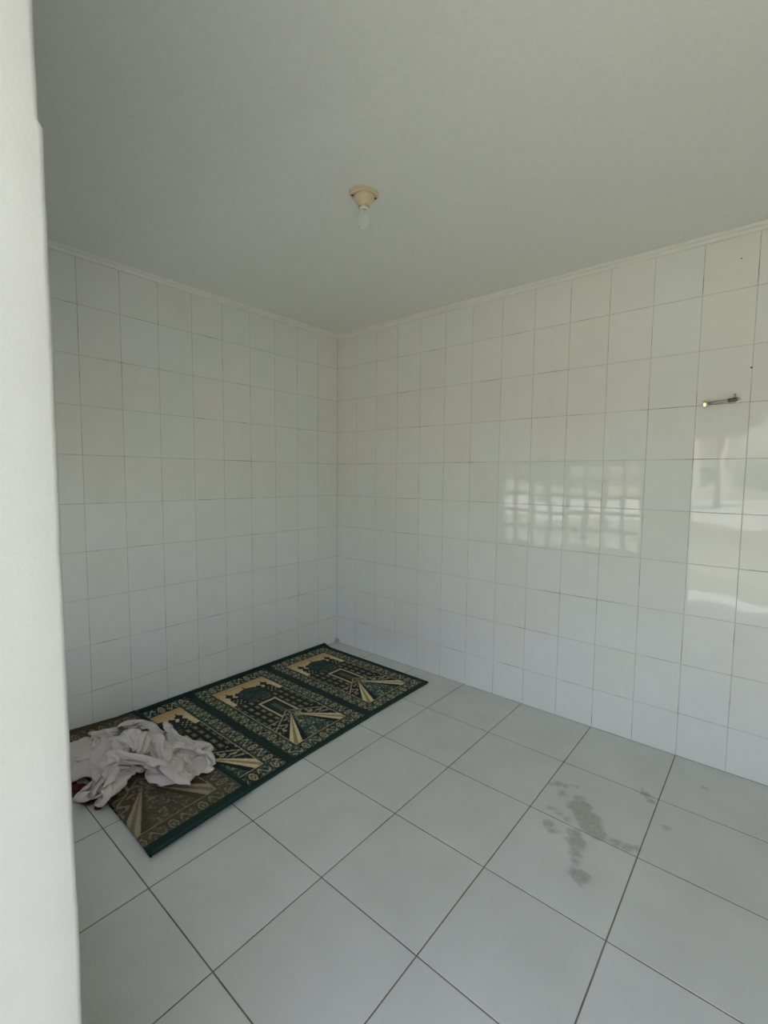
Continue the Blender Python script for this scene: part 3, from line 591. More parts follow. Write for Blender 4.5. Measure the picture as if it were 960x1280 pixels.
 500, 490, 512, 514, 519, 481, 495, 474, 469, 482, 475, 505, 521, 518, 517, 522, 524, 517, 512, 513, 497, 493, 486, 509, 488, 499, 503, 501, 514, 504, 495, 498, 483, 492, 479, 490, 472, 466, 454, 464, 471, 471, 473, 478, 465, 456, 434, 423, 414, 406, 404, 418, 410, 425, 450, 468, 484, 498, 495, 516, 510, 502, 504, 505, 515, 522, 521, 512, 519, 522, 537, 545, 568, 554, 549, 548, 542, 537, 524, 501, 478, 482, 508, 491,
 520, 505, 494, 503, 528, 508, 495, 502, 481, 482, 494, 513, 511, 505, 514, 510, 508, 500, 487, 483, 475, 480, 495, 498, 496, 480, 483, 496, 492, 488, 481, 473, 473, 464, 459, 471, 464, 440, 435, 448, 451, 448, 447, 455, 455, 432, 413, 399, 392, 400, 387, 399, 415, 438, 438, 460, 478, 477, 490, 491, 480, 488, 498, 511, 503, 495, 509, 506, 496, 506, 517, 531, 554, 564, 546, 523, 513, 518, 497, 486, 482, 480, 465, 499,
 497, 516, 497, 514, 503, 504, 514, 493, 506, 495, 483, 501, 497, 498, 487, 503, 496, 481, 475, 456, 452, 467, 470, 483, 478, 469, 473, 471, 468, 468, 455, 465, 443, 434, 459, 451, 438, 414, 415, 426, 432, 426, 426, 433, 446, 436, 412, 384, 376, 378, 409, 423, 420, 439, 461, 447, 464, 481, 466, 466, 458, 467, 493, 487, 489, 485, 483, 489, 479, 482, 495, 513, 533, 552, 552, 536, 502, 497, 498, 465, 460, 457, 478, 467,
 484, 491, 511, 502, 474, 493, 491, 497, 483, 473, 481, 486, 477, 468, 476, 474, 471, 470, 452, 449, 462, 446, 453, 460, 469, 448, 463, 451, 445, 452, 457, 436, 416, 442, 430, 425, 415, 390, 391, 404, 416, 412, 406, 413, 438, 434, 414, 391, 372, 375, 401, 429, 406, 427, 443, 462, 475, 484, 473, 475, 480, 471, 464, 475, 467, 462, 464, 470, 465, 463, 474, 496, 516, 533, 543, 539, 517, 518, 487, 462, 461, 444, 458, 481,
 467, 486, 486, 485, 479, 478, 479, 472, 455, 467, 470, 455, 452, 455, 452, 452, 450, 445, 456, 450, 445, 450, 436, 437, 442, 463, 444, 431, 441, 438, 437, 438, 420, 439, 408, 399, 389, 372, 370, 393, 397, 396, 392, 408, 432, 432, 420, 406, 389, 376, 403, 413, 426, 429, 439, 457, 464, 469, 486, 479, 466, 443, 446, 451, 446, 438, 437, 440, 449, 439, 450, 476, 493, 518, 526, 531, 527, 520, 490, 476, 454, 432, 435, 454,
 466, 460, 458, 455, 462, 469, 486, 469, 464, 459, 443, 452, 443, 438, 427, 427, 427, 437, 432, 424, 427, 430, 429, 415, 433, 433, 451, 446, 425, 423, 430, 441, 435, 436, 397, 372, 364, 361, 362, 376, 383, 395, 385, 410, 413, 435, 420, 402, 388, 376, 400, 425, 445, 446, 446, 448, 450, 460, 461, 458, 455, 433, 428, 437, 430, 416, 413, 423, 426, 428, 433, 461, 480, 495, 503, 511, 514, 515, 494, 464, 442, 423, 419, 447,
 451, 450, 457, 433, 438, 462, 468, 462, 445, 438, 448, 437, 434, 421, 414, 408, 410, 419, 412, 406, 405, 408, 405, 427, 413, 424, 431, 438, 429, 405, 416, 430, 429, 409, 383, 355, 349, 336, 345, 361, 366, 379, 390, 380, 414, 428, 422, 403, 382, 373, 400, 415, 440, 450, 454, 440, 445, 452, 438, 440, 432, 428, 414, 419, 415, 415, 397, 405, 403, 409, 414, 436, 459, 473, 482, 488, 505, 503, 488, 476, 466, 436, 420, 429,
 434, 463, 454, 429, 449, 438, 466, 444, 457, 435, 436, 432, 426, 411, 410, 401, 385, 399, 398, 412, 392, 393, 413, 423, 406, 416, 423, 421, 420, 403, 406, 418, 408, 382, 360, 347, 327, 317, 331, 340, 351, 365, 376, 383, 400, 418, 419, 403, 386, 372, 396, 413, 437, 434, 435, 452, 439, 429, 424, 413, 417, 419, 402, 400, 392, 395, 394, 381, 401, 397, 399, 425, 457, 453, 477, 469, 478, 496, 509, 504, 493, 477, 440, 438,
 453, 437, 448, 451, 427, 443, 469, 456, 432, 424, 427, 422, 414, 416, 399, 394, 377, 381, 399, 418, 398, 383, 401, 410, 396, 400, 408, 410, 405, 415, 395, 403, 373, 355, 336, 333, 308, 297, 309, 323, 338, 346, 364, 372, 388, 398, 425, 403, 400, 379, 385, 411, 420, 416, 433, 424, 417, 428, 410, 400, 404, 398, 389, 386, 387, 368, 370, 386, 389, 383, 387, 417, 447, 434, 474, 482, 457, 476, 489, 501, 501, 481, 462, 453,
 427, 426, 436, 442, 458, 466, 466, 443, 428, 427, 411, 412, 423, 413, 399, 397, 379, 376, 394, 418, 406, 379, 383, 393, 406, 391, 395, 395, 403, 412, 407, 384, 343, 326, 312, 317, 298, 277, 284, 305, 316, 330, 341, 354, 366, 385, 401, 422, 419, 397, 385, 392, 402, 422, 413, 414, 409, 399, 400, 398, 381, 371, 368, 374, 370, 370, 352, 365, 370, 381, 380, 405, 432, 430, 442, 481, 477, 446, 466, 492, 487, 487, 469, 451,
 420, 419, 428, 462, 478, 457, 455, 444, 421, 413, 407, 394, 416, 409, 403, 394, 388, 369, 390, 408, 405, 386, 363, 383, 398, 407, 389, 391, 389, 394, 386, 369, 329, 300, 286, 296, 292, 292, 275, 282, 296, 307, 324, 332, 349, 366, 382, 402, 422, 402, 411, 385, 406, 421, 406, 399, 393, 399, 396, 377, 375, 367, 356, 350, 358, 349, 358, 359, 350, 370, 371, 396, 422, 438, 454, 464, 480, 461, 441, 472, 476, 471, 472, 452,
 422, 441, 470, 489, 469, 483, 454, 431, 414, 416, 404, 388, 411, 413, 407, 386, 376, 371, 369, 394, 389, 372, 375, 374, 390, 404, 405, 401, 388, 377, 364, 346, 315, 277, 269, 270, 266, 279, 289, 274, 282, 293, 305, 330, 335, 344, 364, 379, 401, 425, 403, 377, 394, 394, 400, 381, 382, 377, 377, 362, 366, 356, 339, 341, 334, 343, 347, 334, 331, 355, 359, 387, 392, 419, 434, 449, 476, 469, 445, 450, 471, 478, 470, 463,
 438, 451, 484, 471, 489, 485, 455, 429, 433, 415, 396, 381, 395, 412, 410, 397, 386, 381, 361, 372, 375, 354, 373, 388, 379, 391, 390, 389, 376, 361, 347, 323, 302, 263, 252, 250, 270, 287, 294, 274, 270, 274, 303, 316, 323, 347, 350, 360, 384, 395, 397, 373, 378, 386, 373, 385, 368, 361, 346, 357, 342, 332, 326, 333, 337, 326, 324, 338, 343, 338, 358, 380, 414, 401, 418, 429, 462, 462, 457, 459, 463, 460, 483, 479,
 446, 455, 448, 484, 496, 486, 457, 432, 436, 420, 400, 378, 383, 405, 402, 397, 388, 390, 375, 355, 364, 345, 357, 372, 383, 378, 377, 368, 375, 348, 322, 298, 279, 247, 228, 248, 264, 265, 271, 292, 275, 269, 282, 314, 323, 322, 347, 344, 363, 376, 381, 396, 364, 362, 374, 361, 364, 339, 340, 328, 331, 322, 320, 311, 310, 324, 318, 313, 335, 319, 347, 373, 403, 406, 418, 414, 439, 457, 450, 468, 478, 464, 455, 481,
 452, 454, 460, 485, 503, 483, 466, 445, 435, 413, 403, 381, 377, 397, 397, 386, 384, 382, 390, 369, 348, 352, 342, 360, 373, 381, 357, 356, 352, 323, 292, 277, 260, 226, 234, 233, 247, 237, 249, 269, 285, 279, 288, 290, 303, 315, 323, 341, 347, 346, 352, 374, 381, 355, 347, 353, 352, 339, 318, 309, 307, 306, 299, 314, 312, 303, 303, 304, 311, 330, 338, 359, 392, 412, 413, 414, 418, 449, 443, 450, 481, 480, 454, 457,
 473, 476, 472, 503, 504, 495, 471, 459, 436, 416, 409, 387, 379, 396, 399, 380, 385, 376, 381, 384, 369, 357, 335, 345, 362, 357, 355, 341, 334, 300, 286, 264, 225, 213, 216, 206, 224, 210, 227, 242, 262, 279, 287, 297, 306, 295, 314, 316, 327, 330, 351, 344, 353, 350, 327, 324, 328, 318, 314, 295, 291, 284, 294, 296, 292, 278, 282, 285, 294, 315, 318, 349, 378, 401, 413, 409, 405, 426, 442, 432, 456, 486, 469, 457,
 470, 483, 495, 511, 515, 489, 463, 453, 444, 422, 417, 396, 380, 398, 398, 383, 375, 377, 387, 390, 365, 351, 333, 356, 343, 346, 344, 339, 314, 282, 261, 237, 208, 204, 193, 187, 194, 197, 209, 207, 233, 244, 265, 266, 290, 278, 281, 286, 297, 312, 321, 326, 327, 320, 305, 314, 302, 299, 293, 299, 283, 271, 272, 273, 278, 272, 263, 264, 276, 297, 315, 337, 353, 384, 395, 395, 389, 412, 421, 436, 434, 461, 494, 467,
 471, 476, 496, 515, 512, 493, 470, 478, 458, 448, 447, 430, 421, 391, 402, 383, 380, 392, 400, 396, 373, 357, 333, 354, 331, 333, 334, 313, 301, 270, 240, 224, 203, 183, 182, 163, 166, 175, 174, 189, 196, 227, 226, 249, 263, 264, 258, 271, 280, 287, 292, 297, 299, 300, 306, 293, 283, 277, 284, 278, 262, 268, 250, 254, 255, 253, 269, 276, 260, 283, 292, 323, 348, 363, 375, 377, 388, 386, 401, 427, 421, 451, 466, 495,
 482, 480, 495, 486, 498, 474, 491, 469, 465, 470, 472, 458, 436, 425, 400, 389, 388, 399, 409, 403, 385, 367, 340, 353, 323, 323, 312, 293, 280, 253, 231, 204, 180, 169, 153, 138, 139, 148, 159, 158, 179, 204, 217, 237, 241, 247, 242, 244, 248, 258, 264, 271, 272, 279, 287, 285, 284, 266, 263, 269, 263, 248, 249, 235, 233, 237, 247, 251, 257, 265, 273, 299, 319, 337, 350, 357, 363, 384, 381, 396, 420, 421, 447, 475,
 502, 483, 476, 467, 490, 482, 487, 497, 491, 502, 499, 476, 465, 440, 439, 411, 400, 412, 414, 403, 385, 367, 363, 332, 340, 314, 296, 279, 261, 232, 210, 179, 175, 157, 130, 124, 111, 127, 139, 154, 173, 188, 198, 216, 228, 226, 229, 224, 226, 231, 237, 244, 251, 253, 260, 269, 270, 252, 246, 243, 239, 250, 247, 222, 223, 221, 229, 243, 234, 242, 261, 278, 299, 309, 322, 332, 350, 365, 384, 378, 401, 404, 433, 456,
 505, 488, 467, 458, 479, 506, 519, 504, 521, 508, 505, 494, 483, 460, 448, 440, 417, 422, 413, 396, 381, 363, 364, 338, 322, 318, 286, 264, 237, 209, 195, 175, 148, 137, 116, 99, 88, 102, 117, 127, 153, 162, 175, 191, 202, 202, 209, 226, 217, 209, 211, 218, 226, 231, 245, 245, 249, 242, 228, 235, 232, 222, 222, 212, 199, 200, 211, 212, 212, 236, 240, 254, 270, 284, 297, 309, 321, 340, 361, 364, 373, 393, 422, 436,
 507, 491, 462, 463, 486, 507, 504, 519, 505, 477, 500, 485, 473, 462, 445, 429, 431, 422, 409, 394, 377, 364, 367, 345, 320, 301, 283, 266, 246, 209, 180, 156, 133, 119, 98, 78, 68, 85, 103, 121, 136, 140, 148, 174, 178, 215, 208, 211, 192, 189, 188, 198, 202, 213, 223, 221, 227, 222, 211, 212, 211, 201, 199, 197, 196, 184, 208, 219, 227, 214, 218, 227, 251, 258, 272, 280, 301, 321, 335, 343, 348, 376, 396, 416,
 501, 484, 487, 475, 474, 486, 508, 502, 484, 498, 479, 469, 455, 469, 445, 431, 420, 412, 410, 406, 398, 382, 361, 340, 326, 312, 287, 274, 238, 210, 181, 149, 121, 107, 87, 59, 72, 68, 91, 111, 117, 126, 156, 166, 186, 194, 215, 195, 193, 188, 176, 174, 175, 190, 199, 200, 201, 220, 206, 194, 190, 191, 190, 184, 174, 177, 199, 208, 210, 192, 193, 210, 233, 246, 251, 267, 277, 299, 310, 326, 350, 353, 374, 388,
 503, 481, 472, 495, 502, 499, 493, 475, 481, 473, 465, 460, 450, 438, 453, 448, 430, 424, 410, 389, 377, 375, 375, 357, 339, 323, 298, 267, 236, 209, 179, 157, 134, 110, 83, 58, 52, 70, 84, 94, 123, 125, 147, 180, 167, 180, 201, 190, 185, 170, 169, 157, 158, 165, 171, 177, 179, 203, 197, 182, 174, 174, 173, 167, 166, 161, 170, 177, 181, 184, 174, 195, 218, 229, 245, 259, 254, 288, 301, 309, 326, 332, 353, 366,
 509, 487, 463, 478, 487, 476, 475, 474, 448, 472, 458, 443, 450, 446, 432, 428, 434, 415, 409, 406, 401, 379, 356, 349, 337, 320, 294, 267, 237, 207, 176, 155, 133, 110, 83, 62, 49, 69, 87, 106, 115, 133, 143, 168, 163, 181, 186, 173, 163, 151, 155, 146, 142, 146, 152, 156, 161, 177, 202, 182, 162, 170, 153, 149, 146, 142, 142, 153, 161, 162, 160, 182, 206, 226, 224, 239, 255, 286, 274, 299, 315, 345, 334, 341,
 514, 492, 476, 455, 470, 459, 459, 463, 450, 453, 438, 425, 429, 428, 442, 441, 421, 402, 391, 396, 394, 384, 360, 340, 323, 319, 297, 278, 263, 231, 203, 174, 147, 135, 110, 82, 59, 73, 85, 96, 122, 130, 141, 151, 165, 192, 185, 168, 162, 147, 142, 129, 132, 121, 134, 133, 137, 153, 174, 192, 166, 164, 166, 142, 135, 131, 124, 127, 137, 131, 146, 169, 193, 203, 209, 229, 252, 278, 268, 281, 315, 325, 329, 317,
 492, 500, 485, 468, 447, 443, 432, 457, 443, 430, 430, 427, 419, 413, 423, 428, 409, 379, 370, 372, 391, 386, 379, 353, 333, 312, 294, 291, 280, 267, 241, 211, 183, 157, 140, 113, 92, 80, 93, 109, 117, 124, 156, 149, 155, 179, 185, 181, 176, 155, 127, 112, 116, 115, 114, 113, 112, 123, 144, 155, 181, 168, 183, 158, 153, 156, 146, 126, 120, 125, 145, 169, 181, 210, 213, 219, 244, 267, 277, 299, 307, 327, 319, 292,
 472, 485, 480, 465, 450, 433, 417, 434, 430, 412, 416, 408, 410, 401, 419, 423, 394, 386, 377, 361, 363, 371, 373, 359, 330, 314, 292, 286, 274, 264, 250, 239, 221, 195, 170, 150, 133, 109, 99, 115, 135, 136, 162, 149, 155, 166, 178, 183, 176, 155, 128, 105, 95, 106, 110, 95, 100, 93, 111, 127, 149, 173, 185, 187, 179, 180, 168, 150, 126, 121, 142, 163, 190, 197, 218, 216, 239, 260, 263, 281, 308, 314, 306, 281,
 489, 479, 476, 465, 448, 435, 419, 414, 413, 405, 396, 386, 391, 408, 397, 412, 411, 402, 375, 364, 349, 353, 368, 361, 334, 314, 300, 277, 268, 263, 244, 228, 228, 235, 215, 187, 169, 154, 118, 128, 136, 155, 172, 172, 170, 171, 167, 174, 177, 153, 133, 108, 89, 90, 91, 90, 80, 76, 78, 94, 118, 143, 156, 175, 167, 164, 183, 173, 149, 127, 138, 154, 180, 192, 210, 227, 236, 251, 253, 285, 302, 295, 297, 267,
 486, 480, 470, 460, 444, 431, 414, 403, 398, 393, 378, 369, 371, 386, 385, 412, 414, 401, 393, 375, 354, 337, 356, 354, 347, 326, 302, 281, 261, 251, 252, 230, 238, 252, 248, 225, 207, 185, 160, 142, 148, 163, 180, 188, 184, 162, 155, 165, 161, 153, 143, 110, 88, 73, 99, 86, 73, 59, 54, 61, 83, 109, 126, 137, 154, 154, 162, 187, 175, 149, 136, 148, 174, 185, 213, 217, 236, 242, 267, 299, 297, 274, 278, 285,
 477, 473, 460, 451, 445, 443, 416, 399, 386, 379, 369, 368, 370, 378, 379, 413, 412, 417, 407, 386, 362, 338, 333, 346, 340, 325, 302, 275, 269, 250, 236, 236, 215, 224, 247, 253, 237, 218, 199, 174, 156, 172, 186, 193, 199, 172, 147, 149, 146, 136, 138, 120, 97, 77, 84, 100, 72, 55, 53, 38, 46, 68, 94, 118, 125, 135, 153, 169, 190, 182, 160, 151, 167, 193, 208, 215, 228, 253, 297, 308, 281, 258, 263, 299,
 493, 475, 458, 446, 437, 456, 434, 414, 396, 381, 382, 389, 385, 406, 384, 384, 417, 418, 400, 377, 371, 344, 326, 332, 323, 316, 301, 287, 259, 263, 243, 219, 224, 202, 211, 232, 249, 240, 231, 220, 195, 173, 168, 171, 187, 168, 149, 134, 133, 137, 122, 111, 105, 97, 74, 73, 69, 62, 44, 36, 18, 32, 54, 77, 106, 104, 119, 141, 171, 188, 191, 168, 175, 190, 210, 236, 244, 268, 310, 291, 257, 256, 282, 296,
 505, 499, 474, 447, 455, 438, 458, 444, 425, 411, 403, 401, 410, 404, 387, 382, 395, 411, 389, 379, 356, 355, 321, 320, 308, 306, 289, 287, 275, 255, 244, 234, 209, 207, 188, 202, 232, 245, 238, 224, 223, 209, 194, 171, 163, 171, 148, 150, 136, 117, 105, 90, 86, 79, 63, 56, 60, 47, 42, 22, 27, 6, 12, 36, 65, 85, 88, 105, 130, 150, 166, 186, 198, 195, 216, 238, 255, 280, 285, 266, 259, 278, 311, 322,
 514, 507, 494, 474, 451, 462, 438, 459, 450, 435, 415, 419, 425, 416, 405, 402, 388, 382, 377, 365, 356, 342, 342, 311, 295, 287, 282, 284, 291, 273, 272, 252, 225, 209, 194, 175, 204, 222, 240, 226, 217, 210, 196, 182, 167, 157, 148, 134, 127, 110, 105, 88, 78, 69, 55, 53, 46, 29, 45, 26, 13, 8, 0, 7, 27, 42, 57, 71, 92, 114, 135, 156, 176, 200, 225, 250, 268, 290, 267, 261, 280, 307, 323, 324,
 66, 44, 20, 0, 24, 23, 38, 33, 40, 59, 79, 108, 132, 160, 182, 205, 233, 237, 251, 252, 267, 264, 278, 260, 286, 289, 297, 307, 315, 343, 315, 293, 312, 292, 305, 328, 311, 293, 276, 266, 262, 255, 243, 240, 218, 225, 232, 249, 254, 274, 287, 280, 298, 324, 304, 331, 341, 359, 359, 388, 387, 378, 403, 407, 407, 402, 423, 430, 449, 473, 493, 512, 526, 540, 552, 556, 553, 562, 585, 583, 576, 590, 601, 623,
 70, 58, 40, 11, 11, 35, 35, 43, 55, 64, 78, 90, 113, 135, 153, 183, 208, 237, 231, 251, 254, 258, 269, 282, 267, 283, 289, 291, 297, 320, 345, 319, 293, 293, 307, 322, 331, 312, 297, 290, 277, 268, 254, 262, 245, 241, 245, 253, 267, 286, 271, 291, 302, 302, 309, 328, 341, 338, 359, 374, 387, 393, 384, 408, 415, 426, 425, 439, 452, 472, 485, 496, 521, 545, 567, 560, 562, 576, 570, 566, 573, 578, 593, 615,
 80, 72, 48, 32, 18, 25, 32, 52, 66, 71, 85, 93, 115, 125, 148, 163, 187, 215, 229, 236, 256, 258, 265, 268, 287, 270, 278, 288, 297, 311, 328, 343, 315, 309, 321, 337, 334, 334, 324, 322, 312, 297, 288, 286, 280, 273, 273, 276, 285, 288, 295, 305, 318, 326, 334, 348, 338, 351, 369, 381, 394, 412, 402, 400, 416, 430, 444, 443, 461, 461, 482, 503, 527, 557, 576, 579, 577, 595, 582, 576, 572, 583, 605, 630,
 108, 86, 67, 47, 33, 35, 48, 60, 81, 80, 87, 100, 117, 133, 146, 156, 182, 195, 206, 217, 238, 257, 248, 258, 279, 289, 277, 290, 304, 314, 314, 330, 340, 323, 339, 353, 358, 362, 360, 357, 362, 344, 324, 321, 319, 303, 292, 291, 304, 320, 323, 327, 349, 357, 343, 356, 364, 372, 376, 396, 402, 418, 431, 426, 424, 433, 447, 458, 471, 478, 493, 512, 535, 542, 570, 592, 600, 602, 591, 586, 588, 608, 621, 643,
 109, 94, 94, 71, 54, 47, 55, 51, 67, 94, 97, 105, 127, 116, 153, 163, 183, 206, 206, 215, 224, 247, 254, 252, 267, 288, 283, 292, 308, 322, 313, 337, 328, 349, 361, 370, 392, 396, 386, 389, 392, 384, 384, 363, 357, 351, 335, 322, 315, 332, 348, 358, 350, 352, 370, 378, 387, 402, 399, 414, 411, 422, 430, 448, 444, 439, 456, 468, 485, 494, 506, 513, 537, 552, 579, 602, 613, 607, 590, 595, 605, 621, 645, 661,
 133, 122, 99, 95, 83, 67, 59, 68, 66, 84, 112, 115, 134, 116, 149, 172, 193, 224, 226, 224, 230, 228, 248, 258, 268, 266, 296, 298, 316, 313, 332, 339, 353, 368, 367, 396, 414, 424, 425, 408, 411, 415, 418, 411, 395, 388, 379, 364, 357, 342, 341, 367, 377, 373, 377, 378, 387, 400, 417, 426, 431, 441, 450, 469, 473, 460, 467, 482, 491, 506, 520, 526, 540, 565, 596, 594, 612, 597, 605, 609, 621, 636, 654, 670,
 119, 139, 127, 114, 100, 82, 74, 75, 79, 85, 108, 124, 149, 134, 156, 179, 200, 223, 236, 239, 244, 219, 228, 242, 246, 256, 279, 311, 317, 308, 337, 346, 358, 351, 380, 400, 409, 401, 405, 426, 432, 428, 432, 436, 437, 429, 420, 414, 397, 383, 379, 359, 386, 405, 398, 398, 415, 420, 431, 441, 453, 457, 458, 470, 489, 494, 478, 495, 508, 522, 539, 547, 542, 564, 574, 607, 601, 616, 607, 620, 636, 659, 671, 681,
 107, 125, 146, 140, 120, 105, 89, 86, 94, 97, 110, 121, 149, 137, 165, 190, 192, 208, 224, 239, 239, 223, 235, 217, 222, 243, 266, 292, 309, 320, 322, 344, 332, 342, 368, 381, 392, 382, 406, 411, 401, 419, 432, 448, 453, 448, 450, 444, 438, 414, 385, 381, 389, 412, 424, 425, 432, 437, 452, 468, 476, 485, 477, 482, 499, 511, 500, 505, 520, 530, 550, 570, 565, 584, 567, 587, 616, 622, 621, 637, 655, 658, 680, 658,
 82, 113, 120, 157, 146, 122, 106, 106, 107, 114, 121, 131, 141, 147, 167, 179, 187, 193, 204, 215, 218, 207, 226, 234, 226, 223, 245, 274, 283, 291, 322, 321, 329, 332, 357, 392, 396, 377, 380, 393, 379, 394, 405, 430, 442, 457, 465, 466, 470, 449, 421, 411, 407, 406, 427, 449, 450, 457, 467, 482, 498, 497, 492, 497, 506, 518, 530, 527, 541, 550, 558, 564, 587, 601, 594, 570, 588, 626, 624, 653, 644, 652, 668, 668,
 84, 98, 103, 128, 160, 147, 134, 122, 128, 133, 136, 144, 153, 156, 158, 168, 176, 182, 197, 204, 199, 190, 200, 209, 210, 230, 235, 264, 290, 310, 305, 306, 341, 351, 364, 397, 373, 353, 374, 362, 361, 381, 375, 391, 406, 424, 442, 463, 476, 462, 443, 446, 435, 442, 440, 444, 458, 483, 493, 508, 509, 503, 506, 518, 523, 525, 539, 546, 555, 567, 574, 587, 593, 623, 600, 595, 579, 611, 636, 659, 639, 639, 640, 648,
 100, 75, 97, 117, 139, 154, 159, 146, 146, 147, 154, 159, 163, 169, 167, 165, 160, 161, 178, 179, 180, 200, 195, 206, 229, 237, 232, 256, 286, 302, 310, 307, 337, 373, 374, 393, 354, 361, 349, 338, 331, 348, 365, 379, 385, 403, 423, 440, 461, 478, 479, 464, 479, 472, 463, 456, 463, 473, 499, 514, 515, 516, 534, 534, 531, 540, 545, 552, 570, 581, 590, 598, 613, 621, 618, 620, 606, 603, 622, 655, 667, 638, 635, 641,
 94, 84, 112, 127, 142, 172, 173, 168, 170, 172, 176, 177, 182, 189, 191, 192, 190, 179, 190, 181, 183, 184, 196, 198, 216, 219, 240, 251, 276, 285, 295, 311, 340, 377, 398, 379, 353, 350, 325, 346, 316, 329, 336, 357, 375, 397, 413, 425, 437, 464, 456, 484, 491, 495, 467, 478, 474, 489, 503, 517, 526, 544, 542, 531, 534, 544, 562, 554, 552, 568, 585, 611, 625, 637, 642, 638, 626, 610, 616, 649, 671, 670, 663, 637,
 90, 91, 111, 119, 141, 148, 164, 183, 190, 195, 198, 196, 198, 200, 204, 214, 211, 209, 199, 197, 191, 190, 199, 204, 217, 231, 250, 270, 270, 285, 282, 298, 341, 383, 410, 382, 359, 334, 318, 325, 296, 297, 312, 327, 339, 361, 381, 400, 427, 444, 453, 469, 482, 505, 487, 501, 491, 498, 525, 535, 532, 537, 539, 544, 549, 552, 568, 577, 580, 562, 583, 600, 623, 651, 656, 658, 650, 631, 623, 618, 641, 684, 689, 670,
 112, 116, 129, 138, 163, 157, 185, 198, 210, 221, 225, 222, 221, 219, 227, 231, 236, 235, 226, 223, 224, 213, 210, 220, 225, 236, 249, 257, 286, 280, 287, 301, 337, 373, 411, 396, 372, 326, 302, 304, 286, 283, 284, 292, 313, 329, 351, 371, 393, 426, 443, 448, 474, 479, 506, 512, 506, 521, 535, 528, 530, 527, 543, 546, 549, 554, 556, 571, 560, 567, 587, 602, 624, 644, 674, 676, 672, 660, 646, 637, 632, 653, 686, 688,
 143, 123, 139, 160, 179, 185, 204, 217, 216, 238, 242, 246, 245, 247, 248, 255, 247, 254, 250, 248, 251, 247, 232, 234, 247, 253, 269, 265, 277, 303, 304, 323, 343, 372, 409, 388, 362, 317, 319, 284, 261, 262, 270, 287, 309, 328, 323, 345, 368, 391, 407, 441, 463, 484, 500, 496, 508, 510, 516, 530, 539, 542, 562, 568, 554, 555, 557, 569, 579, 590, 581, 600, 624, 642, 671, 692, 692, 691, 671, 639, 638, 646, 672, 679,
 146, 158, 163, 181, 201, 193, 220, 222, 240, 261, 268, 274, 279, 272, 269, 262, 267, 267, 272, 276, 271, 267, 247, 246, 256, 267, 282, 271, 281, 312, 327, 348, 366, 398, 381, 362, 336, 302, 296, 269, 249, 272, 254, 269, 291, 313, 333, 333, 357, 379, 389, 411, 431, 463, 490, 516, 513, 536, 533, 555, 550, 548, 564, 573, 569, 571, 584, 594, 589, 593, 591, 601, 619, 646, 666, 694, 709, 702, 691, 649, 636, 655, 656, 671,
 174, 183, 193, 184, 195, 212, 225, 234, 254, 275, 294, 291, 295, 287, 291, 286, 282, 285, 287, 294, 291, 281, 263, 260, 269, 281, 291, 293, 286, 299, 332, 367, 388, 398, 371, 337, 324, 308, 283, 273, 247, 259, 244, 272, 281, 300, 313, 338, 344, 364, 384, 407, 431, 448, 475, 499, 527, 522, 540, 546, 552, 564, 584, 582, 570, 580, 590, 603, 606, 605, 610, 599, 627, 646, 671, 690, 719, 723, 714, 680, 647, 638, 669, 667,
 188, 206, 200, 201, 208, 229, 248, 260, 281, 291, 295, 319, 301, 305, 309, 312, 302, 299, 303, 305, 296, 294, 279, 277, 281, 293, 300, 312, 313, 320, 317, 349, 369, 381, 346, 347, 310, 304, 276, 263, 233, 236, 235, 260, 275, 295, 308, 332, 353, 372, 385, 412, 425, 452, 475, 494, 519, 527, 547, 544, 549, 563, 564, 582, 578, 591, 595, 606, 603, 610, 619, 609, 626, 654, 670, 689, 717, 731, 730, 713, 683, 658, 652, 666,
 213, 214, 218, 219, 237, 255, 268, 277, 294, 318, 325, 309, 321, 326, 321, 334, 333, 314, 310, 318, 325, 321, 305, 292, 295, 302, 313, 336, 325, 347, 349, 351, 347, 353, 371, 345, 313, 306, 280, 250, 237, 258, 242, 263, 290, 309, 323, 336, 354, 365, 386, 417, 423, 451, 474, 494, 514, 537, 555, 565, 559, 567, 576, 575, 594, 586, 600, 610, 628, 627, 621, 607, 630, 643, 667, 697, 693, 734, 737, 741, 710, 682, 665, 645,
 221, 228, 233, 248, 261, 283, 292, 297, 311, 332, 334, 337, 347, 335, 349, 330, 351, 343, 321, 308, 322, 328, 328, 324, 308, 316, 331, 319, 329, 340, 362, 381, 353, 373, 380, 346, 339, 315, 286, 257, 241, 252, 270, 277, 302, 304, 326, 334, 362, 387, 406, 422, 430, 449, 471, 498, 522, 542, 549, 570, 575, 573, 588, 590, 608, 607, 587, 595, 616, 600, 597, 608, 629, 643, 674, 680, 686, 722, 746, 745, 737, 708, 676, 658,
 228, 252, 252, 268, 285, 300, 317, 326, 340, 356, 344, 352, 362, 360, 335, 338, 332, 350, 353, 337, 327, 334, 344, 346, 334, 336, 340, 343, 348, 358, 380, 391, 374, 396, 385, 371, 351, 324, 303, 277, 260, 264, 281, 282, 290, 315, 320, 349, 373, 393, 416, 427, 453, 462, 477, 503, 520, 545, 564, 575, 565, 565, 582, 596, 608, 619, 616, 594, 592, 607, 619, 622, 635, 643, 662, 687, 707, 702, 731, 762, 746, 735, 707, 679,
 245, 261, 273, 275, 302, 323, 336, 354, 369, 362, 364, 351, 378, 370, 352, 355, 351, 344, 353, 344, 337, 330, 328, 336, 343, 354, 359, 365, 373, 383, 376, 403, 387, 390, 408, 397, 379, 347, 318, 297, 282, 280, 292, 297, 317, 328, 348, 367, 390, 405, 412, 445, 467, 485, 483, 501, 528, 549, 571, 590, 587, 584, 575, 588, 587, 605, 622, 625, 604, 616, 625, 643, 634, 654, 673, 678, 705, 712, 720, 752, 768, 752, 726, 700,
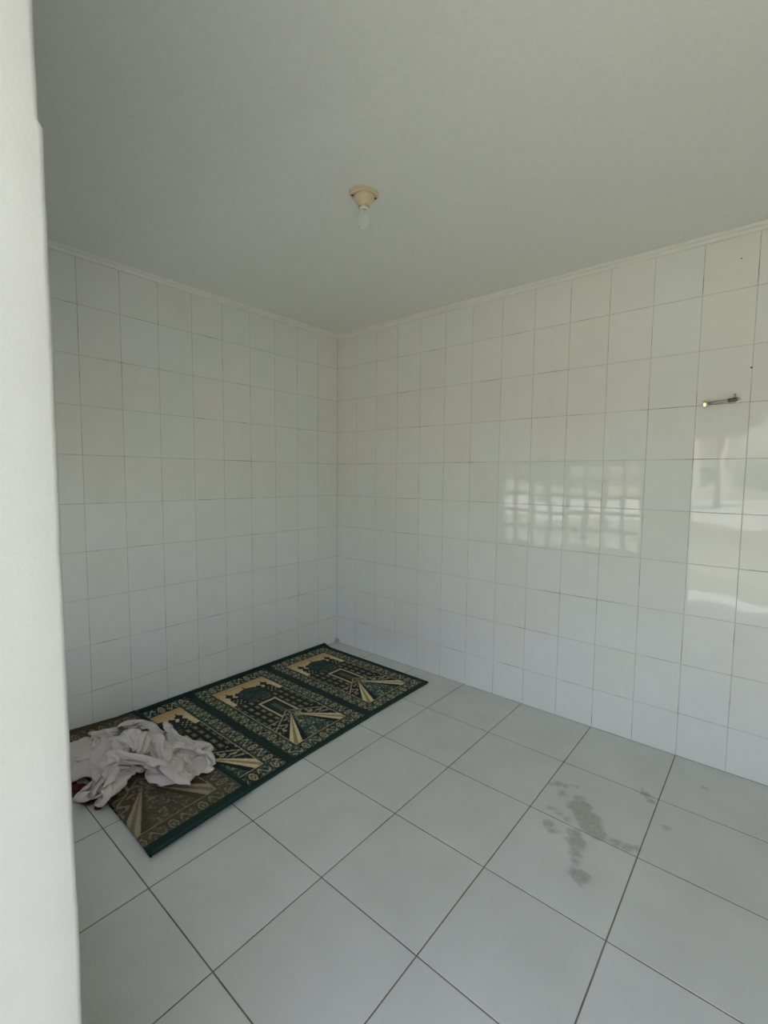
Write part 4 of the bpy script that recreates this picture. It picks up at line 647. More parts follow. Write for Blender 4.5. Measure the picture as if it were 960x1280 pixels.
 270, 275, 281, 303, 311, 328, 350, 371, 365, 389, 385, 368, 361, 386, 369, 370, 372, 364, 368, 373, 364, 359, 353, 347, 359, 372, 375, 389, 394, 391, 397, 395, 408, 392, 412, 417, 409, 361, 338, 314, 306, 294, 307, 314, 323, 352, 371, 390, 397, 420, 443, 462, 491, 496, 497, 506, 532, 557, 577, 593, 606, 603, 597, 586, 590, 599, 621, 635, 635, 631, 638, 639, 653, 662, 687, 701, 693, 687, 705, 724, 746, 767, 748, 722,
 285, 298, 303, 310, 331, 347, 368, 369, 385, 399, 382, 387, 382, 389, 389, 385, 377, 390, 381, 363, 374, 376, 374, 370, 366, 380, 396, 411, 417, 416, 420, 415, 409, 400, 395, 423, 420, 391, 363, 339, 327, 319, 328, 323, 341, 352, 380, 389, 417, 435, 457, 474, 495, 514, 526, 511, 530, 550, 564, 586, 604, 624, 614, 604, 599, 608, 607, 613, 636, 650, 658, 652, 672, 683, 683, 707, 682, 673, 693, 710, 737, 762, 757, 732,
 301, 314, 316, 320, 339, 360, 368, 389, 368, 380, 404, 411, 406, 411, 414, 408, 385, 396, 374, 367, 366, 390, 397, 381, 378, 393, 408, 418, 427, 434, 438, 425, 420, 420, 396, 408, 433, 406, 379, 355, 344, 340, 343, 354, 368, 377, 386, 421, 444, 466, 479, 487, 492, 512, 539, 534, 539, 564, 568, 580, 598, 611, 626, 610, 609, 614, 605, 621, 628, 638, 662, 677, 665, 686, 696, 693, 661, 668, 685, 708, 737, 749, 767, 743,
 326, 322, 337, 339, 352, 368, 390, 397, 397, 388, 396, 419, 426, 440, 437, 412, 409, 393, 384, 381, 374, 391, 402, 387, 382, 385, 399, 422, 441, 456, 433, 434, 425, 425, 414, 401, 413, 426, 397, 379, 364, 359, 350, 366, 390, 389, 413, 446, 466, 486, 497, 500, 516, 514, 539, 568, 551, 577, 581, 581, 590, 603, 620, 632, 601, 603, 626, 615, 631, 643, 658, 677, 684, 703, 695, 662, 651, 673, 697, 723, 725, 754, 769, 767,
 323, 340, 341, 357, 363, 374, 387, 402, 420, 410, 417, 424, 442, 464, 443, 435, 418, 401, 408, 402, 386, 395, 404, 400, 393, 393, 414, 439, 431, 455, 452, 448, 438, 437, 420, 411, 411, 419, 422, 399, 381, 386, 381, 378, 399, 422, 445, 453, 486, 506, 515, 526, 537, 530, 548, 573, 567, 585, 592, 581, 596, 604, 615, 630, 627, 600, 615, 632, 625, 639, 656, 683, 698, 693, 668, 645, 661, 686, 714, 707, 746, 741, 751, 780,
 326, 341, 352, 362, 375, 386, 400, 408, 415, 421, 431, 437, 458, 475, 465, 438, 420, 420, 422, 411, 419, 417, 411, 392, 385, 403, 431, 456, 444, 458, 462, 468, 449, 439, 438, 430, 422, 424, 435, 415, 412, 408, 410, 411, 423, 447, 449, 474, 492, 516, 520, 531, 550, 568, 564, 590, 596, 601, 609, 597, 592, 602, 614, 618, 639, 616, 602, 622, 633, 643, 656, 664, 683, 663, 650, 662, 687, 712, 705, 728, 757, 754, 764, 785,
 330, 342, 357, 370, 379, 396, 411, 426, 430, 441, 459, 471, 445, 442, 438, 430, 404, 397, 421, 432, 435, 425, 420, 414, 394, 416, 448, 458, 458, 474, 471, 472, 470, 452, 437, 441, 424, 426, 436, 444, 432, 432, 436, 436, 447, 446, 467, 485, 494, 520, 537, 555, 567, 556, 580, 602, 600, 615, 627, 606, 595, 605, 614, 623, 630, 644, 618, 616, 632, 653, 639, 662, 657, 663, 674, 686, 704, 704, 724, 757, 772, 782, 773, 794,
 330, 341, 357, 367, 375, 395, 413, 432, 449, 459, 468, 457, 473, 445, 425, 427, 410, 401, 405, 420, 404, 406, 403, 409, 436, 440, 466, 487, 475, 480, 488, 488, 479, 473, 450, 449, 441, 422, 443, 438, 447, 441, 465, 469, 464, 476, 473, 486, 506, 518, 538, 553, 570, 567, 589, 613, 621, 624, 639, 632, 603, 613, 619, 623, 634, 645, 645, 634, 627, 641, 657, 675, 667, 690, 697, 714, 725, 713, 738, 767, 781, 796, 795, 797,
 326, 340, 350, 368, 384, 394, 415, 430, 456, 447, 446, 474, 470, 448, 434, 420, 421, 418, 412, 396, 388, 385, 410, 442, 467, 464, 485, 501, 498, 500, 487, 496, 493, 474, 465, 456, 448, 434, 434, 448, 459, 465, 470, 492, 501, 500, 497, 513, 526, 527, 537, 544, 562, 586, 608, 596, 616, 634, 648, 641, 620, 622, 631, 624, 643, 643, 653, 648, 634, 641, 659, 673, 687, 680, 707, 736, 711, 732, 755, 770, 780, 795, 813, 820,
 322, 334, 348, 360, 378, 384, 404, 425, 438, 466, 473, 471, 445, 458, 440, 439, 432, 426, 409, 402, 390, 399, 431, 462, 472, 494, 509, 515, 526, 518, 504, 510, 507, 495, 470, 474, 464, 455, 448, 462, 460, 484, 479, 485, 508, 525, 542, 551, 559, 555, 564, 560, 582, 610, 592, 608, 628, 648, 660, 643, 627, 633, 640, 637, 628, 642, 660, 653, 648, 654, 665, 671, 690, 699, 724, 709, 729, 760, 757, 773, 786, 807, 821, 841,
 324, 329, 345, 360, 373, 379, 394, 404, 428, 441, 472, 449, 463, 440, 455, 449, 439, 427, 417, 403, 409, 421, 452, 468, 495, 515, 530, 539, 552, 526, 508, 502, 514, 509, 486, 464, 480, 473, 464, 478, 476, 505, 493, 492, 499, 521, 537, 556, 577, 592, 589, 574, 587, 596, 614, 623, 630, 646, 666, 660, 646, 631, 625, 627, 631, 649, 664, 673, 668, 669, 670, 690, 693, 719, 733, 723, 747, 754, 760, 777, 793, 810, 836, 854,
 332, 340, 342, 355, 358, 387, 388, 407, 419, 435, 466, 469, 460, 445, 450, 447, 440, 432, 423, 413, 421, 448, 472, 500, 522, 525, 534, 553, 549, 546, 530, 523, 518, 495, 500, 472, 479, 497, 470, 492, 497, 518, 519, 518, 522, 523, 536, 553, 568, 586, 601, 610, 616, 613, 631, 647, 637, 649, 665, 677, 672, 654, 636, 647, 654, 649, 660, 679, 691, 690, 667, 687, 704, 707, 727, 750, 771, 766, 774, 788, 805, 822, 837, 830,
 311, 332, 353, 359, 362, 381, 392, 411, 420, 443, 465, 472, 456, 435, 425, 428, 409, 411, 435, 443, 437, 467, 494, 513, 536, 553, 552, 566, 575, 562, 537, 512, 517, 516, 506, 490, 492, 505, 483, 501, 517, 525, 536, 542, 532, 552, 551, 544, 562, 567, 579, 593, 618, 635, 653, 660, 658, 633, 653, 670, 682, 671, 657, 663, 677, 675, 658, 681, 696, 705, 684, 688, 705, 728, 738, 754, 784, 796, 794, 829, 843, 856, 832, 852,
 289, 310, 333, 366, 374, 386, 406, 402, 424, 439, 458, 471, 450, 426, 406, 398, 408, 415, 424, 462, 483, 493, 513, 538, 545, 561, 571, 590, 582, 553, 555, 533, 503, 518, 481, 502, 519, 513, 491, 508, 533, 534, 539, 543, 562, 563, 565, 546, 557, 576, 577, 595, 622, 649, 657, 644, 633, 625, 630, 647, 670, 689, 679, 678, 695, 694, 677, 671, 694, 714, 699, 715, 705, 732, 749, 763, 791, 819, 832, 841, 844, 864, 871, 861,
 299, 298, 314, 346, 369, 366, 381, 399, 423, 443, 468, 464, 449, 430, 406, 431, 444, 442, 446, 474, 499, 517, 520, 520, 542, 556, 585, 578, 559, 571, 538, 519, 525, 520, 491, 487, 513, 523, 503, 521, 534, 551, 556, 570, 550, 540, 548, 565, 551, 559, 586, 604, 626, 649, 635, 631, 656, 651, 637, 648, 670, 680, 692, 700, 712, 714, 700, 687, 686, 712, 723, 699, 709, 731, 757, 780, 796, 833, 817, 831, 850, 877, 889, 866,
 319, 294, 312, 337, 348, 361, 389, 410, 420, 445, 470, 452, 423, 413, 429, 458, 467, 475, 462, 492, 524, 506, 505, 538, 562, 556, 577, 553, 574, 551, 548, 514, 504, 517, 486, 483, 506, 527, 523, 542, 550, 545, 554, 578, 571, 555, 549, 551, 558, 576, 596, 618, 638, 622, 644, 654, 631, 661, 671, 652, 670, 688, 676, 682, 703, 725, 726, 712, 696, 701, 722, 710, 727, 754, 771, 784, 802, 822, 819, 820, 842, 868, 888, 890,
 321, 310, 325, 318, 345, 363, 388, 398, 415, 435, 455, 446, 417, 427, 451, 441, 447, 464, 493, 509, 520, 530, 519, 546, 567, 577, 551, 554, 574, 557, 541, 524, 500, 512, 499, 480, 511, 516, 537, 547, 553, 542, 557, 563, 589, 574, 570, 563, 573, 584, 588, 609, 635, 610, 622, 637, 646, 658, 656, 676, 686, 703, 706, 692, 696, 715, 733, 733, 716, 705, 720, 718, 744, 765, 791, 807, 818, 838, 849, 838, 849, 862, 887, 894,
 298, 314, 338, 339, 334, 350, 374, 395, 411, 433, 421, 420, 447, 423, 422, 444, 442, 473, 486, 498, 501, 520, 539, 561, 548, 564, 576, 577, 567, 530, 510, 512, 499, 485, 495, 482, 512, 517, 541, 560, 565, 556, 550, 567, 575, 592, 577, 580, 587, 606, 595, 597, 621, 636, 610, 622, 631, 634, 657, 680, 694, 706, 720, 722, 710, 731, 746, 750, 738, 721, 715, 728, 752, 775, 804, 825, 837, 853, 852, 862, 874, 876, 905, 917,
 311, 312, 338, 365, 364, 365, 392, 384, 402, 421, 447, 425, 450, 448, 424, 435, 462, 459, 472, 485, 505, 524, 544, 560, 534, 543, 560, 557, 544, 534, 490, 483, 472, 470, 471, 501, 508, 526, 548, 552, 573, 557, 554, 576, 582, 603, 596, 592, 594, 623, 618, 587, 606, 624, 642, 656, 653, 638, 656, 670, 684, 707, 718, 717, 734, 742, 758, 752, 754, 735, 723, 740, 767, 781, 811, 841, 859, 870, 870, 882, 892, 892, 913, 908,
 299, 322, 348, 372, 385, 358, 368, 390, 416, 434, 446, 451, 427, 427, 427, 437, 467, 480, 480, 483, 503, 523, 525, 550, 561, 533, 535, 533, 527, 512, 472, 460, 457, 459, 486, 502, 510, 539, 534, 556, 570, 573, 563, 566, 584, 592, 605, 602, 601, 623, 608, 609, 592, 614, 638, 669, 661, 674, 664, 677, 705, 710, 726, 730, 746, 748, 767, 772, 773, 754, 738, 756, 755, 778, 806, 841, 862, 881, 889, 887, 889, 904, 923, 929,
 316, 341, 368, 369, 379, 367, 374, 394, 406, 427, 419, 441, 452, 434, 434, 438, 461, 481, 476, 483, 504, 529, 515, 528, 554, 546, 520, 503, 505, 497, 472, 445, 440, 463, 487, 494, 524, 541, 537, 557, 564, 582, 581, 572, 572, 588, 597, 588, 592, 621, 622, 597, 602, 624, 645, 666, 685, 689, 691, 701, 689, 714, 736, 734, 744, 758, 774, 793, 771, 760, 752, 771, 754, 771, 792, 829, 846, 861, 890, 907, 901, 916, 930, 946,
 337, 344, 369, 363, 361, 371, 360, 376, 407, 409, 401, 418, 440, 453, 456, 453, 458, 471, 484, 499, 504, 531, 536, 521, 541, 547, 523, 491, 476, 478, 460, 425, 456, 472, 485, 515, 523, 542, 540, 556, 559, 583, 579, 582, 582, 581, 600, 592, 584, 612, 602, 620, 618, 644, 645, 653, 669, 685, 715, 703, 702, 720, 740, 762, 752, 758, 780, 792, 796, 789, 773, 778, 777, 760, 784, 818, 831, 863, 895, 908, 912, 915, 918, 953,
 359, 347, 339, 344, 362, 374, 373, 398, 404, 397, 387, 401, 431, 431, 447, 444, 450, 479, 491, 496, 503, 523, 536, 514, 532, 537, 518, 490, 464, 452, 437, 438, 464, 485, 504, 537, 527, 547, 537, 554, 558, 575, 579, 571, 588, 588, 593, 604, 602, 610, 617, 619, 634, 674, 675, 665, 681, 695, 701, 716, 718, 734, 762, 775, 775, 770, 782, 801, 822, 806, 796, 797, 797, 772, 776, 807, 821, 852, 880, 914, 925, 930, 936, 925,
 352, 341, 349, 355, 356, 363, 377, 381, 386, 371, 383, 386, 420, 418, 432, 431, 439, 469, 477, 489, 505, 506, 529, 509, 514, 516, 508, 481, 449, 418, 410, 449, 475, 499, 518, 550, 543, 544, 539, 551, 552, 557, 582, 569, 577, 596, 596, 609, 612, 616, 629, 634, 649, 649, 680, 701, 719, 696, 719, 732, 727, 743, 760, 783, 794, 799, 801, 819, 824, 830, 813, 810, 816, 800, 772, 791, 818, 839, 864, 882, 915, 939, 935, 929,
 335, 340, 342, 338, 355, 351, 368, 358, 365, 371, 363, 378, 409, 419, 402, 414, 419, 450, 461, 473, 490, 501, 518, 516, 497, 493, 480, 462, 438, 404, 428, 463, 488, 499, 538, 548, 562, 560, 555, 551, 560, 561, 566, 573, 567, 589, 602, 610, 622, 633, 630, 647, 646, 657, 680, 715, 713, 736, 750, 741, 749, 779, 795, 775, 797, 817, 828, 844, 839, 849, 845, 827, 830, 825, 789, 770, 805, 827, 854, 871, 892, 919, 947, 937,
 320, 324, 322, 334, 339, 354, 343, 351, 347, 348, 347, 364, 396, 418, 399, 402, 413, 429, 452, 462, 480, 485, 502, 497, 498, 470, 452, 433, 406, 413, 445, 481, 504, 511, 543, 557, 568, 579, 569, 567, 566, 575, 575, 581, 580, 580, 591, 608, 626, 634, 646, 651, 668, 677, 688, 710, 734, 753, 756, 762, 777, 800, 797, 807, 820, 810, 826, 845, 860, 870, 864, 854, 854, 828, 818, 791, 782, 816, 843, 874, 887, 903, 932, 949,
 340, 306, 308, 323, 328, 329, 323, 322, 324, 324, 340, 345, 367, 405, 417, 401, 418, 432, 432, 452, 469, 478, 487, 484, 478, 459, 446, 413, 403, 428, 456, 485, 516, 528, 558, 563, 582, 587, 587, 584, 580, 579, 572, 580, 591, 589, 594, 610, 615, 637, 660, 671, 689, 705, 696, 723, 744, 750, 765, 779, 776, 791, 817, 833, 838, 824, 843, 864, 872, 885, 888, 872, 868, 836, 808, 807, 801, 798, 833, 848, 875, 895, 915, 933,
 319, 334, 306, 295, 299, 310, 294, 294, 301, 299, 314, 333, 356, 378, 390, 409, 403, 431, 433, 437, 453, 464, 487, 465, 453, 461, 455, 414, 433, 462, 462, 493, 527, 543, 566, 587, 607, 606, 596, 603, 598, 592, 584, 567, 583, 602, 605, 610, 625, 644, 655, 674, 686, 705, 725, 726, 732, 761, 782, 780, 796, 813, 829, 845, 830, 849, 861, 876, 889, 894, 904, 891, 892, 861, 827, 797, 791, 817, 816, 827, 850, 881, 906, 924,
 334, 312, 278, 272, 285, 284, 286, 275, 268, 281, 307, 313, 338, 355, 373, 382, 407, 410, 436, 430, 433, 457, 479, 473, 444, 433, 430, 418, 450, 474, 480, 503, 527, 557, 581, 601, 622, 605, 611, 619, 624, 613, 591, 590, 572, 590, 618, 628, 633, 652, 671, 676, 698, 717, 739, 745, 747, 774, 781, 811, 817, 823, 840, 839, 852, 864, 879, 900, 908, 914, 907, 916, 912, 889, 853, 823, 787, 803, 823, 829, 824, 868, 881, 907,
 310, 290, 264, 254, 266, 266, 265, 249, 244, 263, 288, 298, 324, 332, 358, 371, 391, 399, 422, 442, 421, 442, 453, 459, 457, 418, 402, 429, 450, 472, 499, 517, 531, 563, 586, 615, 635, 611, 624, 637, 638, 640, 630, 603, 597, 596, 612, 630, 650, 666, 683, 694, 706, 727, 745, 751, 760, 783, 802, 812, 840, 838, 847, 860, 873, 866, 885, 900, 918, 934, 921, 923, 931, 909, 879, 841, 809, 787, 807, 840, 840, 827, 861, 888,
 279, 267, 247, 236, 243, 242, 232, 248, 225, 245, 266, 287, 307, 323, 340, 357, 374, 393, 413, 433, 433, 416, 427, 433, 444, 432, 403, 420, 446, 475, 501, 533, 535, 566, 591, 618, 649, 628, 618, 638, 644, 633, 614, 627, 628, 606, 604, 625, 646, 665, 689, 708, 712, 734, 752, 778, 777, 800, 801, 818, 830, 843, 854, 866, 867, 888, 887, 907, 920, 935, 954, 943, 937, 928, 893, 872, 833, 813, 789, 820, 854, 851, 839, 864,
 251, 240, 224, 218, 216, 227, 212, 235, 217, 243, 265, 283, 300, 316, 324, 340, 368, 376, 391, 412, 416, 400, 403, 412, 424, 410, 431, 422, 451, 476, 497, 531, 558, 577, 609, 627, 657, 657, 633, 616, 630, 624, 613, 597, 615, 636, 617, 627, 648, 665, 690, 707, 727, 727, 755, 763, 790, 815, 830, 811, 822, 839, 845, 854, 873, 890, 902, 918, 930, 940, 959, 967, 960, 941, 910, 881, 861, 822, 793, 804, 834, 853, 833, 843,
 230, 216, 202, 209, 191, 198, 195, 204, 216, 242, 260, 280, 295, 314, 316, 331, 350, 353, 371, 392, 403, 391, 381, 394, 395, 430, 444, 427, 450, 482, 512, 526, 554, 586, 609, 634, 655, 651, 642, 622, 603, 602, 605, 597, 603, 609, 637, 619, 646, 666, 691, 706, 729, 746, 743, 766, 792, 797, 818, 828, 847, 851, 871, 862, 877, 896, 906, 924, 947, 950, 973, 980, 976, 954, 925, 903, 876, 850, 813, 794, 818, 848, 832, 836,
 204, 193, 199, 196, 175, 171, 171, 197, 206, 226, 255, 269, 290, 298, 323, 321, 341, 341, 360, 376, 377, 392, 372, 373, 390, 404, 439, 456, 463, 478, 509, 521, 548, 575, 600, 620, 648, 630, 617, 631, 619, 608, 589, 577, 576, 593, 620, 615, 640, 665, 691, 706, 714, 740, 750, 761, 792, 787, 803, 828, 851, 874, 887, 875, 890, 908, 917, 933, 952, 970, 970, 995, 982, 960, 932, 923, 893, 869, 838, 811, 802, 830, 846, 832,
 179, 172, 171, 174, 153, 156, 169, 179, 194, 218, 243, 264, 284, 300, 297, 319, 318, 339, 358, 366, 364, 374, 356, 362, 381, 398, 417, 439, 465, 494, 491, 519, 550, 569, 580, 615, 633, 633, 631, 614, 603, 610, 588, 569, 569, 593, 619, 625, 646, 663, 688, 705, 711, 726, 730, 759, 778, 805, 811, 830, 850, 861, 887, 897, 889, 909, 928, 942, 956, 953, 975, 999, 975, 960, 931, 918, 895, 871, 841, 833, 808, 821, 836, 852,
 155, 149, 145, 150, 151, 135, 155, 161, 178, 193, 216, 241, 260, 268, 280, 288, 310, 331, 351, 357, 355, 352, 338, 352, 361, 379, 407, 428, 450, 463, 479, 507, 529, 550, 572, 601, 617, 611, 608, 596, 584, 601, 582, 595, 587, 587, 602, 624, 638, 663, 688, 695, 715, 711, 725, 750, 765, 795, 812, 829, 847, 854, 866, 889, 902, 917, 914, 924, 937, 958, 976, 993, 987, 957, 926, 918, 892, 858, 836, 821, 818, 838, 847, 860,
 127, 127, 135, 126, 129, 138, 131, 145, 164, 178, 198, 206, 229, 234, 247, 256, 281, 298, 326, 328, 326, 344, 343, 332, 354, 378, 392, 413, 435, 451, 468, 488, 504, 529, 557, 580, 590, 593, 587, 577, 594, 584, 569, 578, 573, 580, 582, 612, 636, 659, 671, 692, 713, 703, 712, 736, 762, 768, 783, 810, 831, 850, 874, 886, 906, 929, 927, 910, 925, 943, 971, 979, 970, 952, 924, 901, 880, 858, 834, 840, 840, 857, 867, 862,
 104, 107, 116, 104, 118, 114, 116, 138, 145, 175, 176, 191, 211, 233, 230, 254, 261, 286, 294, 308, 319, 312, 330, 346, 355, 371, 379, 392, 406, 420, 444, 463, 487, 507, 530, 545, 565, 567, 589, 567, 572, 559, 549, 558, 578, 567, 582, 608, 628, 655, 678, 687, 708, 699, 697, 718, 749, 746, 778, 776, 810, 832, 853, 874, 894, 917, 922, 904, 925, 940, 965, 963, 953, 935, 915, 892, 865, 875, 853, 824, 847, 871, 868, 865,
 78, 91, 95, 93, 101, 115, 101, 126, 145, 152, 170, 168, 196, 217, 224, 233, 243, 260, 280, 285, 308, 308, 316, 320, 333, 346, 352, 363, 377, 393, 415, 431, 454, 475, 497, 514, 543, 558, 578, 577, 551, 567, 540, 563, 575, 568, 591, 598, 623, 647, 675, 692, 697, 711, 692, 702, 724, 752, 745, 768, 789, 814, 828, 846, 874, 899, 915, 916, 907, 934, 948, 946, 932, 910, 902, 878, 864, 853, 859, 854, 830, 842, 851, 868,
 53, 62, 75, 84, 79, 100, 114, 121, 121, 138, 155, 173, 195, 218, 201, 206, 224, 233, 258, 273, 291, 288, 290, 287, 313, 326, 328, 351, 375, 387, 405, 421, 441, 459, 474, 490, 510, 532, 554, 560, 547, 560, 541, 571, 568, 575, 606, 598, 635, 648, 663, 691, 704, 713, 713, 693, 714, 744, 739, 750, 760, 784, 810, 826, 847, 872, 892, 906, 916, 921, 929, 923, 910, 911, 883, 860, 837, 829, 838, 853, 856, 849, 873, 869,
 42, 37, 48, 59, 71, 91, 112, 104, 106, 131, 135, 153, 183, 202, 187, 191, 208, 218, 235, 262, 265, 293, 300, 311, 293, 304, 315, 343, 366, 389, 408, 423, 435, 447, 461, 481, 508, 519, 523, 538, 528, 544, 550, 576, 573, 584, 609, 614, 629, 653, 663, 688, 700, 721, 707, 719, 699, 730, 742, 728, 735, 762, 785, 800, 827, 853, 871, 876, 888, 898, 902, 911, 889, 893, 869, 837, 818, 807, 809, 828, 849, 831, 859, 870,
 52, 40, 28, 34, 56, 67, 93, 97, 117, 113, 140, 157, 162, 184, 208, 209, 205, 235, 233, 247, 260, 286, 308, 317, 315, 297, 293, 317, 344, 363, 389, 414, 437, 446, 453, 470, 486, 497, 524, 514, 525, 523, 534, 559, 556, 590, 602, 624, 651, 663, 668, 675, 698, 702, 725, 733, 706, 715, 739, 740, 728, 733, 756, 780, 803, 824, 847, 860, 858, 867, 882, 886, 880, 877, 851, 819, 809, 824, 819, 842, 821, 821, 845, 861,
 65, 41, 25, 17, 29, 46, 64, 84, 106, 131, 140, 150, 171, 173, 198, 192, 221, 247, 246, 258, 265, 272, 295, 313, 318, 319, 302, 297, 321, 335, 353, 378, 417, 437, 439, 462, 475, 490, 498, 514, 505, 517, 538, 553, 553, 573, 604, 626, 654, 667, 669, 672, 684, 697, 724, 747, 730, 707, 726, 734, 740, 747, 733, 754, 778, 803, 818, 835, 831, 841, 859, 862, 859, 851, 830, 838, 820, 846, 840, 825, 814, 825, 853, 848,
 87, 83, 60, 27, 16, 25, 40, 62, 89, 117, 128, 156, 176, 179, 191, 204, 231, 237, 254, 263, 279, 275, 286, 307, 322, 327, 326, 314, 304, 321, 351, 342, 376, 402, 430, 449, 469, 481, 489, 481, 513, 509, 527, 551, 553, 579, 602, 622, 647, 669, 680, 684, 681, 700, 717, 731, 742, 729, 710, 735, 748, 758, 748, 729, 742, 772, 793, 806, 811, 813, 827, 847, 846, 821, 809, 837, 836, 866, 853, 840, 833, 844, 857, 836,
 69, 88, 81, 58, 28, 34, 36, 48, 69, 95, 117, 143, 164, 186, 203, 218, 221, 243, 261, 270, 277, 288, 285, 302, 317, 332, 345, 342, 321, 308, 324, 350, 347, 376, 393, 417, 448, 471, 471, 478, 485, 499, 515, 538, 560, 578, 595, 626, 636, 653, 675, 687, 682, 701, 712, 718, 718, 739, 714, 716, 745, 759, 766, 761, 734, 732, 757, 781, 778, 800, 801, 825, 837, 830, 803, 831, 854, 866, 861, 850, 852, 841, 839, 837,
 68, 73, 85, 84, 48, 41, 41, 53, 69, 89, 112, 135, 157, 178, 203, 220, 230, 252, 268, 273, 292, 300, 291, 296, 312, 338, 347, 356, 355, 332, 317, 324, 340, 341, 370, 380, 403, 428, 458, 475, 490, 497, 513, 535, 547, 567, 591, 618, 622, 646, 661, 668, 682, 705, 721, 703, 714, 741, 727, 733, 721, 745, 755, 761, 770, 748, 741, 747, 756, 764, 788, 796, 811, 833, 810, 820, 846, 859, 865, 856, 850, 819, 815, 849,
 53, 55, 61, 77, 72, 58, 47, 47, 66, 85, 107, 133, 156, 183, 191, 214, 239, 264, 266, 288, 292, 305, 304, 293, 309, 326, 330, 348, 362, 354, 334, 310, 312, 339, 338, 362, 377, 393, 420, 445, 468, 496, 510, 521, 544, 569, 588, 610, 636, 648, 644, 661, 663, 687, 705, 701, 697, 719, 746, 741, 715, 729, 749, 764, 776, 780, 766, 758, 764, 772, 762, 768, 789, 805, 812, 820, 827, 835, 868, 837, 820, 808, 829, 856,
 52, 48, 46, 71, 67, 62, 58, 55, 63, 86, 101, 125, 149, 169, 199, 223, 243, 264, 284, 285, 303, 291, 303, 311, 316, 329, 339, 334, 363, 366, 337, 321, 317, 297, 323, 333, 350, 366, 385, 411, 447, 465, 493, 512, 535, 557, 581, 601, 630, 632, 648, 644, 657, 662, 679, 679, 696, 702, 717, 739, 720, 702, 733, 758, 769, 783, 791, 781, 782, 779, 777, 775, 774, 774, 787, 799, 816, 834, 848, 840, 807, 813, 838, 863,
 112, 145, 147, 159, 181, 220, 264, 320, 304, 329, 359, 372, 380, 358, 381, 394, 420, 479, 539, 560, 604, 644, 673, 696, 669, 639, 600, 564, 546, 510, 503, 498, 508, 473, 472, 512, 500, 465, 473, 436, 387, 346, 326, 295, 307, 268, 225, 207, 182, 143, 119, 105, 127, 129, 82, 64, 17, 61, 80, 125, 79, 30, 25, 70, 48, 113, 140, 89, 47, 50, 88, 90, 112, 78, 148, 171, 221, 260, 272, 299, 346, 366, 395, 370,
 66, 98, 103, 117, 155, 174, 231, 284, 298, 272, 283, 337, 377, 399, 424, 446, 423, 457, 526, 568, 616, 661, 697, 711, 732, 711, 678, 651, 602, 561, 535, 533, 541, 515, 462, 468, 481, 436, 430, 480, 456, 423, 396, 363, 371, 337, 309, 280, 247, 207, 175, 157, 106, 156, 141, 87, 74, 34, 66, 76, 138, 79, 31, 16, 76, 66, 126, 129, 81, 94, 138, 93, 79, 75, 128, 196, 254, 310, 288, 289, 306, 342, 363, 367,
 105, 41, 58, 68, 97, 137, 190, 238, 286, 308, 261, 267, 307, 380, 416, 476, 441, 476, 533, 580, 622, 679, 711, 743, 750, 776, 760, 722, 683, 627, 592, 578, 580, 565, 516, 458, 432, 405, 414, 468, 437, 391, 397, 442, 431, 400, 368, 340, 312, 267, 212, 171, 122, 133, 170, 149, 104, 61, 26, 35, 110, 123, 78, 19, 22, 20, 86, 80, 110, 139, 174, 144, 134, 118, 149, 213, 252, 307, 277, 278, 297, 307, 311, 314,
 103, 94, 27, 40, 61, 122, 144, 201, 253, 309, 317, 266, 262, 335, 386, 448, 485, 490, 542, 586, 630, 679, 732, 761, 772, 793, 808, 778, 753, 710, 642, 629, 613, 605, 559, 508, 452, 441, 422, 413, 452, 402, 353, 390, 428, 389, 348, 320, 320, 314, 260, 206, 162, 139, 122, 94, 106, 69, 36, 24, 50, 73, 94, 59, 12, 38, 20, 69, 60, 124, 173, 194, 177, 146, 181, 210, 277, 306, 297, 305, 289, 317, 316, 345,
 159, 95, 68, 15, 46, 83, 149, 200, 248, 284, 325, 312, 306, 335, 380, 420, 459, 485, 533, 606, 638, 691, 741, 789, 799, 804, 836, 835, 801, 758, 699, 674, 667, 639, 586, 510, 467, 434, 384, 383, 432, 411, 378, 332, 351, 407, 368, 321, 287, 289, 282, 249, 201, 166, 138, 106, 64, 68, 71, 39, 36, 96, 122, 103, 52, 10, 30, 20, 41, 87, 141, 195, 220, 199, 206, 236, 287, 309, 325, 322, 289, 357, 386, 384,
 184, 143, 56, 25, 28, 76, 118, 160, 218, 274, 305, 320, 310, 345, 377, 409, 445, 473, 525, 606, 646, 703, 757, 815, 842, 864, 852, 878, 831, 768, 709, 737, 680, 637, 556, 514, 449, 404, 357, 323, 333, 392, 412, 361, 333, 349, 394, 353, 301, 252, 238, 229, 177, 185, 146, 115, 86, 106, 119, 98, 54, 45, 71, 112, 58, 38, 1, 26, 63, 78, 102, 166, 223, 231, 205, 264, 262, 290, 337, 294, 332, 348, 379, 411,
 163, 163, 95, 36, 27, 64, 111, 147, 200, 241, 268, 286, 310, 334, 342, 388, 422, 468, 530, 591, 651, 713, 764, 820, 848, 905, 919, 909, 831, 764, 762, 699, 638, 603, 527, 461, 388, 361, 296, 271, 271, 272, 321, 329, 336, 336, 388, 381, 339, 293, 241, 202, 200, 167, 124, 132, 110, 67, 85, 107, 113, 70, 54, 57, 102, 64, 35, 39, 31, 47, 70, 125, 174, 199, 245, 231, 265, 319, 290, 326, 367, 343, 376, 406,
 171, 141, 134, 72, 21, 46, 78, 121, 178, 230, 238, 273, 290, 329, 331, 371, 398, 468, 546, 609, 671, 713, 768, 827, 886, 879, 897, 914, 839, 754, 722, 645, 628, 549, 490, 451, 380, 292, 283, 222, 201, 196, 216, 239, 290, 301, 353, 363, 341, 288, 276, 225, 176, 185, 144, 134, 95, 46, 61, 91, 106, 88, 73, 50, 58, 86, 41, 0, 41, 66, 82, 105, 158, 197, 228, 243, 232, 276, 266, 316, 344, 367, 362, 388,
